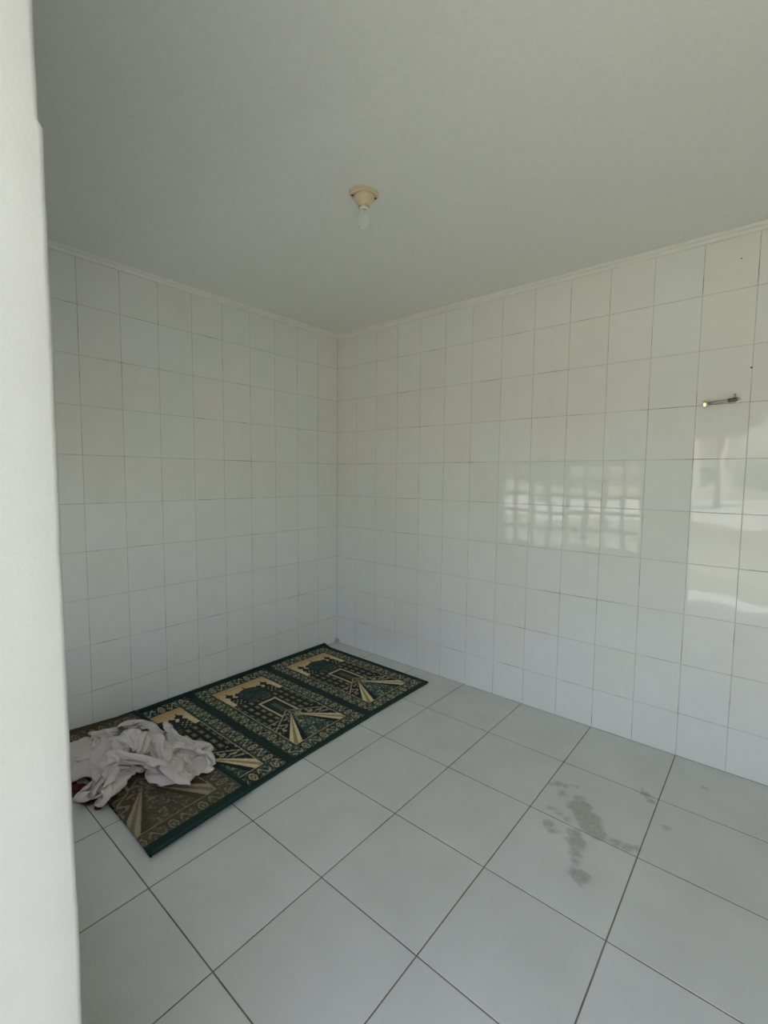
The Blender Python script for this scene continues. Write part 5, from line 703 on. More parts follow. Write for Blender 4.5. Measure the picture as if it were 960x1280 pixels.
 143, 129, 111, 100, 45, 27, 51, 89, 150, 204, 250, 245, 274, 327, 339, 383, 403, 486, 563, 613, 670, 716, 749, 801, 856, 909, 920, 899, 818, 739, 685, 655, 594, 504, 450, 404, 335, 336, 254, 216, 198, 165, 140, 162, 181, 214, 260, 312, 331, 314, 307, 251, 197, 152, 155, 137, 110, 99, 107, 99, 93, 76, 49, 29, 23, 51, 55, 15, 13, 54, 27, 87, 134, 164, 215, 212, 262, 252, 293, 290, 370, 363, 400, 434,
 103, 153, 96, 79, 69, 9, 25, 70, 125, 188, 230, 264, 276, 289, 364, 394, 433, 521, 566, 616, 652, 714, 772, 809, 823, 846, 875, 838, 789, 726, 662, 630, 562, 498, 423, 375, 318, 304, 288, 212, 150, 155, 123, 116, 154, 183, 199, 192, 243, 281, 248, 280, 220, 179, 114, 56, 121, 129, 120, 111, 98, 69, 50, 31, 44, 88, 87, 46, 9, 32, 56, 56, 116, 136, 160, 222, 235, 247, 292, 300, 321, 385, 423, 396,
 158, 126, 91, 69, 120, 64, 7, 39, 103, 170, 228, 246, 240, 305, 334, 375, 465, 519, 557, 604, 660, 689, 731, 769, 755, 788, 810, 780, 721, 681, 621, 592, 525, 493, 392, 330, 300, 267, 269, 187, 126, 174, 164, 125, 100, 111, 125, 136, 144, 189, 240, 208, 247, 205, 148, 80, 57, 103, 113, 102, 80, 49, 38, 66, 109, 130, 104, 58, 33, 35, 26, 70, 91, 171, 209, 185, 238, 299, 350, 357, 304, 312, 345, 415,
 180, 141, 136, 118, 72, 89, 35, 27, 73, 143, 205, 217, 247, 288, 327, 374, 430, 487, 513, 552, 612, 658, 687, 722, 706, 743, 732, 716, 729, 678, 606, 547, 515, 458, 388, 321, 266, 241, 256, 202, 177, 170, 121, 137, 115, 102, 100, 81, 123, 149, 179, 212, 249, 209, 191, 144, 80, 45, 65, 87, 42, 66, 95, 128, 150, 160, 153, 120, 71, 70, 76, 55, 52, 125, 209, 241, 193, 216, 292, 313, 356, 300, 333, 349,
 188, 189, 192, 133, 109, 114, 67, 32, 70, 113, 182, 232, 273, 321, 360, 375, 425, 447, 470, 510, 558, 596, 626, 661, 679, 665, 677, 680, 686, 637, 583, 535, 478, 407, 346, 273, 240, 272, 210, 245, 224, 163, 153, 104, 75, 76, 63, 61, 70, 84, 103, 114, 176, 203, 174, 169, 119, 61, 30, 42, 83, 121, 163, 166, 162, 133, 142, 131, 88, 98, 108, 109, 108, 76, 163, 245, 204, 193, 228, 324, 379, 332, 334, 328,
 198, 221, 189, 167, 166, 108, 95, 77, 31, 97, 161, 225, 243, 282, 332, 388, 422, 446, 443, 488, 516, 551, 583, 598, 592, 607, 604, 628, 627, 593, 534, 491, 436, 383, 313, 261, 221, 221, 242, 260, 190, 195, 137, 81, 45, 25, 16, 16, 17, 22, 48, 70, 90, 145, 172, 162, 147, 108, 63, 94, 136, 164, 129, 130, 76, 71, 90, 131, 114, 61, 67, 111, 127, 134, 106, 192, 263, 194, 185, 286, 327, 387, 400, 355,
 204, 171, 152, 111, 109, 179, 167, 109, 71, 77, 144, 201, 246, 243, 293, 354, 352, 397, 406, 442, 473, 507, 527, 558, 556, 544, 566, 571, 579, 561, 496, 462, 382, 328, 259, 212, 183, 177, 262, 280, 234, 164, 100, 129, 109, 81, 32, 53, 69, 30, 24, 9, 33, 80, 105, 100, 157, 113, 63, 58, 83, 130, 132, 125, 104, 74, 70, 72, 116, 84, 29, 50, 78, 83, 141, 141, 226, 249, 183, 220, 254, 339, 390, 403,
 165, 171, 152, 112, 148, 108, 116, 164, 106, 73, 128, 175, 233, 208, 232, 273, 307, 339, 378, 392, 429, 464, 476, 485, 512, 501, 513, 515, 518, 499, 516, 454, 375, 316, 261, 225, 210, 188, 290, 263, 199, 158, 130, 79, 77, 80, 79, 23, 15, 61, 16, 27, 39, 25, 48, 76, 136, 125, 81, 69, 115, 167, 178, 165, 127, 108, 102, 118, 157, 133, 70, 22, 23, 70, 75, 119, 173, 204, 224, 224, 232, 272, 345, 362,
 157, 151, 185, 182, 104, 73, 131, 179, 159, 120, 120, 176, 200, 240, 259, 262, 300, 303, 298, 345, 387, 418, 424, 441, 462, 474, 431, 482, 460, 472, 462, 428, 365, 269, 229, 251, 181, 250, 289, 226, 222, 150, 121, 91, 38, 34, 94, 91, 26, 14, 69, 72, 82, 75, 74, 81, 116, 179, 150, 91, 141, 169, 155, 107, 69, 68, 82, 93, 126, 167, 130, 75, 60, 23, 57, 63, 127, 201, 209, 252, 261, 263, 279, 320,
 182, 185, 170, 99, 65, 83, 136, 189, 156, 179, 121, 146, 138, 198, 192, 207, 256, 303, 295, 282, 326, 364, 361, 383, 422, 426, 392, 425, 450, 429, 427, 379, 315, 233, 239, 193, 177, 258, 263, 207, 200, 142, 83, 40, 56, 44, 27, 45, 76, 62, 38, 76, 121, 128, 132, 129, 143, 199, 192, 138, 90, 89, 150, 166, 122, 119, 162, 168, 132, 118, 151, 145, 116, 90, 17, 20, 63, 145, 235, 255, 290, 241, 290, 272,
 161, 145, 119, 65, 85, 112, 141, 167, 189, 177, 113, 112, 84, 136, 192, 180, 220, 219, 271, 287, 293, 318, 335, 337, 365, 387, 372, 391, 412, 419, 408, 333, 281, 202, 230, 169, 165, 244, 228, 199, 161, 154, 98, 73, 119, 95, 35, 103, 131, 97, 67, 86, 152, 127, 149, 185, 200, 178, 211, 170, 120, 74, 113, 161, 184, 144, 115, 154, 137, 94, 72, 90, 108, 56, 77, 26, 75, 88, 167, 247, 290, 291, 233, 275,
 153, 118, 86, 74, 82, 114, 148, 173, 208, 169, 161, 111, 111, 158, 175, 206, 187, 200, 209, 234, 253, 261, 294, 298, 319, 345, 337, 368, 360, 363, 397, 343, 284, 217, 185, 170, 148, 184, 202, 172, 134, 120, 88, 136, 97, 42, 50, 122, 139, 135, 106, 95, 181, 191, 208, 242, 255, 248, 235, 224, 157, 115, 86, 143, 153, 117, 83, 75, 80, 99, 66, 31, 68, 106, 82, 21, 94, 66, 105, 197, 276, 288, 262, 221,
 147, 133, 127, 108, 82, 103, 155, 179, 218, 212, 149, 147, 105, 143, 140, 169, 217, 230, 213, 205, 235, 240, 238, 268, 275, 303, 304, 351, 401, 324, 355, 312, 273, 270, 185, 143, 103, 127, 174, 146, 108, 152, 125, 175, 103, 70, 101, 83, 84, 146, 148, 132, 131, 203, 248, 263, 295, 300, 271, 255, 200, 149, 134, 97, 133, 139, 102, 67, 41, 42, 74, 32, 17, 86, 40, 68, 51, 117, 113, 156, 223, 274, 261, 243,
 175, 166, 115, 80, 112, 111, 136, 184, 211, 159, 101, 85, 113, 88, 82, 136, 188, 239, 207, 247, 272, 286, 261, 293, 309, 329, 319, 361, 415, 382, 296, 297, 253, 228, 240, 175, 105, 133, 143, 122, 93, 101, 165, 135, 131, 140, 136, 123, 93, 139, 187, 163, 149, 210, 272, 310, 307, 334, 311, 272, 222, 199, 143, 114, 70, 70, 102, 74, 41, 45, 34, 80, 19, 28, 70, 22, 66, 93, 168, 132, 185, 245, 264, 244,
 188, 148, 103, 65, 95, 138, 154, 155, 159, 151, 103, 59, 47, 65, 41, 100, 157, 198, 245, 234, 250, 277, 250, 244, 282, 288, 334, 372, 400, 409, 360, 305, 258, 218, 236, 191, 130, 122, 139, 96, 90, 69, 112, 87, 147, 178, 165, 146, 153, 180, 210, 203, 184, 219, 299, 362, 333, 336, 340, 307, 257, 218, 177, 161, 100, 75, 48, 63, 80, 27, 25, 81, 27, 60, 27, 33, 117, 101, 173, 128, 182, 201, 257, 246,
 175, 161, 107, 57, 71, 103, 127, 102, 139, 119, 66, 72, 18, 8, 30, 79, 139, 169, 192, 182, 198, 260, 281, 253, 299, 345, 349, 337, 367, 419, 357, 306, 268, 211, 202, 216, 164, 116, 138, 98, 75, 66, 78, 137, 169, 126, 107, 173, 201, 214, 222, 180, 217, 258, 309, 384, 400, 368, 316, 295, 277, 272, 206, 193, 167, 114, 110, 67, 90, 73, 25, 82, 30, 44, 85, 98, 69, 128, 176, 125, 176, 164, 245, 239,
 211, 178, 114, 74, 88, 115, 69, 63, 85, 58, 82, 63, 8, 32, 34, 80, 102, 153, 145, 155, 215, 232, 259, 320, 366, 383, 412, 397, 414, 445, 396, 348, 319, 246, 175, 185, 188, 164, 131, 88, 71, 67, 96, 142, 201, 150, 122, 143, 170, 212, 195, 254, 286, 341, 344, 402, 452, 396, 350, 317, 316, 304, 251, 234, 193, 162, 147, 116, 75, 46, 40, 88, 81, 102, 64, 117, 122, 179, 143, 186, 177, 142, 217, 233,
 197, 207, 155, 99, 41, 82, 101, 114, 97, 39, 28, 67, 57, 8, 54, 59, 120, 93, 137, 183, 229, 265, 320, 366, 415, 437, 445, 459, 492, 463, 437, 375, 361, 314, 238, 155, 161, 166, 120, 90, 63, 58, 113, 172, 217, 177, 162, 138, 160, 153, 238, 287, 347, 394, 407, 418, 477, 439, 400, 336, 359, 349, 317, 282, 244, 205, 157, 165, 134, 108, 57, 39, 58, 77, 123, 127, 173, 181, 199, 161, 197, 190, 184, 242,
 251, 211, 202, 141, 85, 28, 37, 64, 76, 17, 60, 9, 13, 35, 81, 103, 86, 112, 192, 238, 278, 331, 393, 419, 470, 488, 496, 496, 524, 526, 481, 437, 406, 331, 277, 219, 149, 143, 131, 91, 52, 64, 116, 188, 231, 211, 195, 159, 163, 202, 271, 329, 373, 436, 476, 452, 515, 505, 444, 415, 358, 363, 354, 327, 275, 263, 215, 187, 160, 123, 112, 87, 99, 127, 156, 169, 205, 225, 197, 140, 136, 188, 235, 247,
 276, 263, 244, 197, 143, 77, 29, 76, 115, 49, 18, 51, 28, 80, 95, 136, 109, 187, 242, 290, 308, 369, 431, 490, 527, 552, 551, 562, 570, 521, 480, 423, 390, 378, 306, 249, 201, 128, 138, 89, 43, 76, 114, 174, 225, 238, 210, 241, 240, 255, 325, 388, 401, 460, 514, 479, 517, 538, 478, 431, 386, 343, 327, 327, 297, 289, 247, 225, 213, 174, 178, 109, 139, 127, 181, 206, 183, 223, 154, 131, 143, 195, 243, 269,
 325, 270, 258, 229, 197, 127, 68, 47, 68, 81, 25, 29, 78, 58, 111, 162, 167, 229, 274, 337, 385, 444, 501, 548, 604, 625, 609, 615, 597, 552, 509, 482, 399, 399, 332, 278, 236, 156, 158, 124, 50, 85, 114, 139, 181, 247, 284, 301, 297, 339, 360, 407, 448, 508, 513, 536, 573, 539, 506, 472, 436, 382, 336, 326, 340, 301, 278, 229, 234, 217, 189, 149, 141, 179, 246, 241, 213, 153, 113, 127, 167, 218, 263, 285,
 388, 327, 268, 231, 194, 198, 135, 97, 63, 73, 102, 98, 112, 115, 147, 145, 217, 283, 352, 402, 443, 512, 536, 596, 628, 694, 684, 632, 659, 606, 536, 504, 447, 414, 398, 322, 239, 206, 160, 162, 90, 117, 112, 159, 191, 234, 291, 333, 379, 415, 450, 451, 492, 557, 590, 589, 587, 592, 554, 509, 478, 438, 392, 350, 338, 348, 299, 261, 205, 238, 215, 186, 190, 198, 264, 250, 187, 129, 125, 142, 172, 214, 300, 285,
 457, 403, 307, 275, 218, 185, 182, 142, 124, 134, 142, 129, 169, 174, 203, 233, 284, 363, 430, 468, 529, 572, 620, 640, 665, 735, 713, 692, 653, 636, 561, 505, 450, 455, 397, 355, 283, 220, 202, 201, 155, 82, 138, 165, 207, 252, 288, 343, 397, 431, 486, 544, 578, 606, 602, 640, 649, 637, 591, 538, 527, 466, 435, 394, 348, 382, 337, 284, 244, 200, 243, 237, 185, 235, 220, 212, 178, 166, 147, 178, 219, 250, 238, 320,
 458, 441, 391, 331, 288, 242, 219, 211, 171, 176, 147, 194, 205, 245, 257, 326, 382, 433, 478, 549, 611, 662, 686, 700, 704, 754, 769, 706, 648, 686, 611, 547, 478, 442, 450, 360, 283, 248, 187, 201, 139, 112, 168, 224, 233, 261, 318, 355, 409, 459, 510, 555, 567, 599, 650, 679, 681, 660, 622, 585, 552, 498, 460, 408, 358, 393, 372, 318, 271, 213, 193, 254, 254, 194, 171, 227, 216, 202, 208, 272, 244, 257, 303, 323,
 473, 444, 445, 374, 328, 303, 275, 238, 239, 220, 216, 217, 236, 283, 331, 367, 419, 482, 549, 622, 679, 738, 747, 760, 760, 734, 777, 734, 682, 640, 628, 567, 504, 435, 430, 361, 311, 245, 174, 198, 135, 139, 185, 249, 295, 337, 349, 377, 425, 500, 534, 558, 623, 675, 633, 637, 626, 656, 620, 569, 535, 522, 471, 430, 376, 397, 388, 342, 300, 264, 209, 246, 206, 183, 218, 153, 166, 228, 266, 293, 306, 327, 368, 366,
 535, 459, 428, 447, 389, 341, 339, 292, 295, 288, 280, 274, 316, 355, 418, 466, 507, 578, 633, 709, 776, 797, 821, 807, 800, 789, 739, 756, 698, 620, 647, 588, 502, 468, 386, 376, 305, 249, 213, 192, 134, 161, 219, 280, 344, 388, 436, 482, 505, 480, 532, 581, 624, 684, 689, 675, 615, 596, 608, 575, 539, 503, 447, 449, 418, 363, 347, 361, 322, 273, 250, 204, 174, 231, 153, 154, 170, 210, 252, 292, 290, 354, 388, 350,
 532, 513, 465, 428, 413, 389, 383, 343, 355, 350, 353, 357, 415, 431, 473, 542, 578, 658, 698, 764, 824, 864, 855, 837, 882, 818, 780, 736, 699, 639, 632, 591, 527, 462, 386, 337, 301, 245, 219, 175, 137, 199, 238, 296, 337, 379, 433, 486, 471, 531, 581, 643, 624, 646, 674, 641, 585, 569, 556, 548, 519, 452, 435, 413, 438, 388, 357, 335, 311, 265, 229, 175, 224, 208, 141, 183, 172, 219, 236, 283, 309, 344, 339, 391,
 522, 505, 482, 476, 439, 421, 425, 398, 403, 425, 417, 432, 468, 507, 547, 599, 672, 723, 774, 785, 823, 884, 876, 831, 829, 885, 817, 762, 703, 668, 591, 557, 498, 434, 404, 353, 289, 214, 201, 155, 157, 216, 269, 309, 348, 386, 436, 458, 532, 569, 629, 656, 674, 662, 627, 611, 599, 544, 510, 513, 510, 504, 462, 401, 420, 380, 350, 299, 288, 262, 213, 182, 160, 178, 147, 209, 196, 201, 254, 292, 329, 289, 380, 421,
 580, 530, 513, 480, 494, 448, 440, 463, 454, 468, 492, 514, 536, 580, 629, 642, 712, 774, 847, 865, 816, 827, 893, 873, 866, 832, 839, 773, 709, 639, 618, 558, 481, 404, 403, 327, 296, 230, 183, 140, 192, 242, 289, 323, 342, 381, 427, 461, 531, 569, 614, 608, 631, 602, 601, 568, 565, 538, 483, 440, 438, 477, 420, 382, 406, 360, 319, 280, 237, 224, 179, 150, 106, 133, 195, 197, 241, 229, 272, 279, 312, 342, 387, 384,
 606, 579, 536, 526, 529, 507, 497, 468, 503, 520, 547, 573, 591, 653, 697, 692, 748, 827, 875, 880, 849, 902, 949, 936, 902, 856, 806, 770, 708, 651, 568, 530, 449, 384, 355, 278, 245, 248, 174, 153, 210, 261, 307, 316, 384, 376, 400, 450, 504, 531, 572, 582, 581, 590, 557, 568, 531, 519, 480, 436, 430, 416, 381, 341, 337, 323, 290, 254, 224, 176, 143, 97, 75, 104, 140, 171, 245, 201, 278, 345, 391, 420, 380, 364,
 631, 621, 591, 565, 532, 573, 555, 527, 554, 583, 603, 632, 663, 726, 723, 766, 829, 797, 814, 847, 892, 924, 977, 981, 930, 871, 825, 734, 692, 614, 535, 470, 433, 342, 297, 228, 207, 248, 210, 153, 208, 256, 285, 341, 348, 402, 420, 430, 478, 526, 548, 570, 536, 542, 547, 525, 510, 445, 475, 445, 418, 399, 369, 323, 281, 266, 289, 239, 199, 151, 110, 62, 63, 57, 102, 148, 184, 229, 285, 320, 380, 437, 439, 374,
 659, 664, 643, 587, 556, 529, 559, 590, 549, 549, 601, 653, 689, 714, 767, 793, 852, 878, 856, 896, 943, 932, 944, 955, 895, 858, 804, 726, 640, 603, 545, 472, 389, 346, 289, 207, 168, 211, 190, 163, 210, 262, 302, 349, 317, 369, 376, 405, 450, 508, 499, 528, 516, 504, 498, 488, 479, 404, 402, 376, 361, 335, 359, 299, 260, 250, 264, 225, 176, 127, 72, 31, 27, 26, 58, 111, 144, 215, 231, 285, 346, 394, 421, 400,
 633, 606, 620, 615, 562, 492, 521, 575, 574, 600, 617, 650, 678, 736, 780, 831, 820, 871, 920, 950, 999, 992, 979, 936, 892, 838, 798, 701, 626, 541, 521, 424, 347, 269, 260, 234, 156, 185, 185, 197, 202, 234, 287, 317, 299, 338, 375, 424, 462, 478, 488, 471, 488, 442, 476, 474, 418, 369, 342, 302, 321, 342, 312, 269, 241, 272, 247, 198, 152, 116, 55, 53, 44, 67, 23, 69, 132, 186, 207, 259, 313, 354, 406, 377,
 572, 604, 624, 604, 555, 535, 496, 515, 521, 547, 590, 646, 688, 749, 805, 842, 828, 859, 901, 963, 962, 985, 932, 918, 877, 837, 757, 669, 588, 486, 459, 378, 297, 217, 205, 225, 165, 156, 222, 225, 173, 210, 251, 282, 277, 296, 345, 395, 425, 436, 442, 454, 447, 453, 443, 434, 375, 390, 324, 275, 275, 290, 278, 220, 186, 224, 234, 199, 134, 94, 39, 23, 75, 80, 23, 38, 70, 146, 207, 216, 265, 312, 367, 387,
 560, 584, 575, 569, 526, 482, 518, 461, 517, 525, 581, 619, 676, 715, 759, 821, 865, 846, 891, 929, 959, 961, 905, 880, 842, 776, 707, 623, 538, 475, 400, 341, 236, 189, 158, 208, 217, 182, 237, 235, 181, 199, 243, 288, 254, 251, 304, 367, 383, 392, 413, 434, 403, 378, 374, 347, 389, 351, 291, 254, 228, 226, 214, 173, 147, 161, 190, 185, 152, 88, 31, 20, 70, 98, 25, 36, 88, 133, 159, 205, 268, 274, 300, 365,
 547, 535, 522, 510, 469, 479, 455, 449, 467, 509, 581, 640, 635, 690, 740, 811, 853, 829, 870, 906, 922, 932, 888, 833, 783, 723, 646, 578, 492, 409, 326, 282, 250, 181, 135, 178, 227, 200, 249, 246, 194, 193, 229, 293, 266, 219, 269, 303, 342, 354, 363, 384, 372, 401, 329, 348, 289, 325, 298, 221, 179, 173, 192, 197, 149, 113, 107, 162, 143, 73, 20, 56, 54, 115, 78, 30, 75, 71, 107, 183, 246, 285, 329, 320,
 546, 557, 512, 461, 441, 410, 407, 409, 442, 496, 563, 612, 622, 669, 703, 778, 816, 828, 833, 864, 861, 885, 842, 787, 724, 658, 590, 517, 457, 375, 297, 234, 241, 190, 129, 143, 189, 214, 256, 252, 205, 175, 232, 250, 295, 230, 218, 265, 332, 297, 348, 350, 382, 378, 386, 316, 270, 252, 249, 189, 146, 139, 173, 189, 125, 104, 69, 104, 135, 70, 13, 12, 55, 96, 127, 93, 63, 87, 73, 121, 198, 265, 307, 347,
 532, 511, 444, 404, 436, 385, 347, 374, 422, 474, 521, 577, 586, 645, 673, 728, 786, 798, 788, 808, 816, 841, 809, 750, 690, 600, 528, 457, 397, 327, 242, 243, 223, 201, 138, 121, 161, 211, 260, 266, 218, 178, 197, 244, 284, 276, 218, 237, 299, 269, 314, 394, 390, 350, 353, 326, 290, 262, 229, 183, 154, 140, 123, 115, 168, 113, 74, 93, 156, 86, 21, 48, 15, 79, 146, 136, 111, 76, 85, 100, 151, 212, 241, 286,
 499, 447, 418, 419, 405, 352, 307, 359, 381, 440, 516, 549, 556, 601, 649, 693, 739, 769, 775, 760, 763, 789, 762, 716, 658, 574, 500, 410, 342, 284, 204, 187, 187, 189, 169, 99, 134, 186, 232, 282, 246, 204, 167, 226, 276, 287, 240, 211, 256, 279, 334, 349, 302, 290, 297, 294, 242, 250, 223, 164, 179, 146, 134, 118, 105, 151, 125, 103, 157, 119, 43, 70, 20, 67, 99, 171, 154, 123, 89, 70, 127, 179, 196, 236,
 452, 451, 421, 399, 356, 330, 314, 305, 349, 404, 481, 520, 526, 563, 611, 641, 704, 741, 737, 732, 726, 783, 730, 663, 596, 545, 461, 401, 316, 229, 173, 137, 149, 153, 152, 69, 123, 154, 196, 229, 286, 230, 205, 173, 247, 289, 240, 217, 219, 256, 272, 303, 338, 294, 219, 241, 247, 229, 183, 176, 162, 181, 178, 127, 76, 87, 62, 75, 128, 141, 65, 92, 44, 56, 94, 123, 193, 162, 148, 99, 60, 119, 157, 191,
 401, 409, 388, 355, 367, 298, 278, 272, 342, 390, 437, 475, 489, 490, 522, 594, 644, 686, 701, 705, 691, 734, 693, 640, 550, 500, 414, 356, 268, 189, 139, 117, 103, 117, 133, 51, 76, 106, 153, 194, 242, 286, 249, 223, 183, 241, 294, 252, 257, 233, 234, 274, 318, 286, 226, 186, 230, 168, 199, 201, 144, 121, 145, 148, 117, 43, 25, 31, 95, 148, 98, 52, 66, 84, 75, 135, 126, 214, 180, 130, 113, 68, 102, 139,
 369, 351, 379, 377, 318, 274, 285, 272, 335, 372, 401, 426, 447, 464, 497, 529, 573, 632, 646, 664, 643, 682, 642, 590, 523, 449, 366, 311, 259, 183, 128, 100, 63, 82, 124, 93, 31, 90, 134, 153, 194, 240, 280, 271, 243, 215, 245, 297, 267, 265, 209, 230, 240, 281, 258, 225, 162, 148, 161, 180, 145, 93, 76, 116, 102, 110, 64, 23, 47, 96, 90, 102, 71, 107, 100, 111, 147, 145, 223, 158, 134, 127, 88, 89,
 322, 321, 355, 352, 310, 278, 228, 272, 323, 331, 346, 367, 389, 420, 448, 484, 526, 564, 590, 608, 623, 624, 590, 544, 479, 405, 340, 257, 216, 197, 132, 60, 37, 37, 74, 25, 44, 83, 130, 121, 132, 187, 228, 267, 304, 280, 232, 241, 308, 266, 231, 192, 194, 210, 242, 188, 122, 106, 119, 156, 135, 70, 70, 32, 86, 133, 112, 89, 27, 75, 147, 99, 97, 124, 141, 139, 152, 181, 155, 214, 163, 160, 149, 126,
 326, 326, 347, 344, 288, 223, 205, 262, 284, 284, 291, 300, 328, 361, 390, 431, 466, 520, 530, 555, 569, 562, 555, 485, 428, 380, 310, 255, 184, 200, 136, 80, 52, 77, 25, 10, 51, 51, 74, 99, 125, 156, 189, 215, 262, 321, 303, 251, 266, 312, 290, 222, 169, 157, 207, 158, 94, 80, 94, 105, 100, 66, 11, 31, 57, 103, 73, 103, 75, 78, 137, 140, 126, 150, 175, 180, 166, 199, 210, 171, 202, 165, 185, 173,
 314, 295, 299, 318, 236, 227, 226, 200, 231, 234, 220, 243, 268, 313, 341, 376, 404, 434, 467, 497, 515, 548, 512, 470, 402, 325, 241, 174, 183, 164, 133, 100, 91, 16, 41, 45, 44, 76, 109, 112, 145, 175, 169, 212, 243, 260, 310, 291, 267, 262, 292, 253, 188, 143, 181, 160, 121, 145, 80, 48, 32, 8, 26, 63, 18, 29, 92, 110, 134, 134, 145, 98, 161, 178, 194, 154, 182, 207, 233, 230, 189, 178, 182, 191,
 307, 273, 256, 276, 210, 178, 193, 174, 169, 169, 203, 230, 238, 247, 263, 303, 350, 388, 424, 430, 449, 491, 472, 433, 382, 308, 230, 159, 121, 99, 125, 136, 81, 19, 15, 51, 42, 109, 105, 115, 138, 120, 150, 182, 235, 242, 292, 342, 316, 272, 282, 243, 202, 137, 108, 154, 148, 148, 124, 58, 42, 68, 60, 19, 22, 50, 20, 57, 95, 88, 121, 103, 157, 201, 219, 165, 201, 209, 241, 272, 242, 236, 213, 199,
 327, 286, 270, 231, 186, 187, 158, 153, 110, 120, 159, 179, 197, 222, 209, 235, 271, 311, 355, 363, 383, 410, 428, 382, 364, 312, 228, 171, 108, 65, 73, 120, 89, 52, 0, 22, 63, 123, 164, 148, 143, 135, 97, 114, 191, 236, 254, 305, 314, 276, 279, 234, 200, 161, 87, 81, 79, 115, 82, 121, 93, 92, 61, 48, 24, 13, 53, 28, 38, 108, 82, 120, 173, 217, 244, 180, 207, 237, 254, 282, 299, 267, 261, 251,
 313, 320, 290, 222, 216, 170, 113, 134, 87, 128, 119, 116, 143, 156, 175, 179, 201, 246, 269, 293, 319, 343, 377, 361, 309, 275, 259, 191, 139, 81, 46, 97, 38, 7, 9, 56, 69, 96, 148, 106, 100, 79, 117, 102, 165, 205, 214, 262, 289, 292, 272, 228, 176, 139, 95, 42, 29, 65, 104, 115, 128, 134, 113, 110, 69, 42, 82, 81, 50, 90, 133, 139, 198, 230, 258, 193, 237, 268, 288, 295, 333, 311, 303, 295,
 292, 288, 241, 198, 202, 174, 139, 106, 72, 65, 60, 56, 64, 76, 117, 112, 132, 167, 194, 222, 253, 282, 320, 305, 265, 215, 237, 207, 169, 120, 48, 40, 13, 46, 24, 34, 72, 121, 177, 128, 140, 92, 83, 101, 161, 188, 160, 200, 225, 266, 263, 220, 166, 120, 71, 65, 22, 20, 73, 52, 64, 113, 128, 99, 37, 17, 32, 67, 106, 133, 166, 164, 184, 243, 259, 190, 221, 233, 243, 311, 335, 371, 358, 328,
 267, 251, 221, 174, 142, 132, 102, 47, 22, 36, 20, 26, 35, 90, 59, 83, 58, 75, 116, 148, 173, 218, 262, 242, 243, 213, 179, 150, 111, 109, 100, 73, 17, 49, 58, 32, 94, 141, 185, 162, 121, 71, 98, 101, 152, 146, 213, 251, 220, 234, 247, 202, 164, 105, 49, 57, 22, 52, 27, 71, 37, 75, 109, 135, 93, 63, 81, 117, 148, 176, 129, 184, 222, 245, 261, 198, 180, 210, 220, 273, 341, 369, 345, 371,
 253, 273, 215, 169, 116, 95, 60, 16, 31, 58, 69, 23, 22, 67, 60, 76, 69, 68, 63, 105, 170, 168, 195, 195, 180, 159, 130, 100, 64, 52, 40, 27, 25, 17, 16, 34, 94, 155, 193, 187, 134, 80, 60, 128, 132, 199, 236, 249, 282, 295, 225, 193, 169, 113, 49, 29, 32, 90, 33, 41, 43, 16, 45, 70, 109, 110, 135, 163, 186, 164, 158, 214, 247, 189, 217, 234, 177, 159, 203, 252, 292, 361, 353, 397,
 228, 228, 199, 161, 113, 69, 21, 28, 95, 84, 25, 75, 78, 71, 131, 123, 144, 147, 101, 74, 99, 168, 132, 142, 124, 107, 83, 72, 64, 53, 74, 75, 76, 64, 38, 33, 77, 145, 136, 158, 161, 83, 80, 119, 133, 216, 263, 287, 303, 297, 276, 208, 177, 126, 70, 23, 29, 73, 90, 43, 22, 18, 49, 33, 52, 56, 136, 155, 181, 220, 198, 247, 269, 208, 163, 184, 222, 208, 247, 281, 289, 322, 390, 437,
 197, 177, 168, 133, 90, 109, 55, 72, 64, 54, 91, 41, 25, 20, 88, 132, 196, 179, 175, 121, 133, 88, 90, 135, 109, 126, 101, 79, 74, 78, 75, 72, 62, 53, 50, 58, 101, 82, 97, 115, 146, 116, 108, 109, 162, 166, 236, 270, 310, 290, 283, 242, 178, 130, 84, 29, 54, 81, 120, 96, 58, 58, 38, 41, 50, 54, 103, 151, 199, 194, 242, 273, 279, 233, 169, 201, 162, 192, 238, 277, 332, 344, 409, 449,
 171, 156, 130, 107, 80, 132, 95, 23, 70, 25, 58, 79, 19, 52, 99, 144, 158, 200, 162, 177, 186, 141, 117, 123, 111, 155, 123, 130, 117, 128, 129, 126, 118, 105, 102, 98, 117, 83, 74, 111, 95, 163, 137, 123, 186, 191, 214, 234, 284, 244, 283, 262, 210, 153, 99, 54, 24, 49, 100, 150, 109, 101, 91, 72, 77, 74, 87, 130, 177, 223, 265, 291, 283, 214, 176, 163, 171, 200, 260, 311, 299, 363, 411, 464,
 197, 140, 115, 90, 50, 81, 112, 73, 21, 18, 78, 35, 48, 27, 89, 151, 192, 183, 170, 188, 202, 195, 149, 130, 141, 138, 164, 177, 170, 153, 125, 117, 143, 154, 156, 142, 112, 148, 103, 71, 120, 174, 177, 150, 217, 183, 184, 256, 267, 234, 271, 261, 213, 187, 120, 67, 29, 27, 86, 107, 160, 146, 126, 125, 112, 94, 111, 131, 179, 228, 252, 236, 260, 260, 214, 179, 203, 234, 297, 324, 341, 397, 454, 461,
 207, 186, 147, 112, 99, 94, 97, 47, 71, 33, 41, 77, 15, 62, 67, 131, 154, 154, 95, 130, 193, 219, 211, 175, 171, 182, 191, 216, 208, 161, 181, 169, 131, 150, 192, 177, 123, 146, 162, 114, 87, 156, 151, 151, 230, 202, 172, 230, 256, 258, 240, 246, 216, 146, 152, 108, 70, 15, 49, 94, 142, 194, 180, 172, 130, 119, 133, 155, 166, 219, 207, 230, 198, 255, 254, 210, 248, 249, 330, 342, 361, 444, 457, 506,
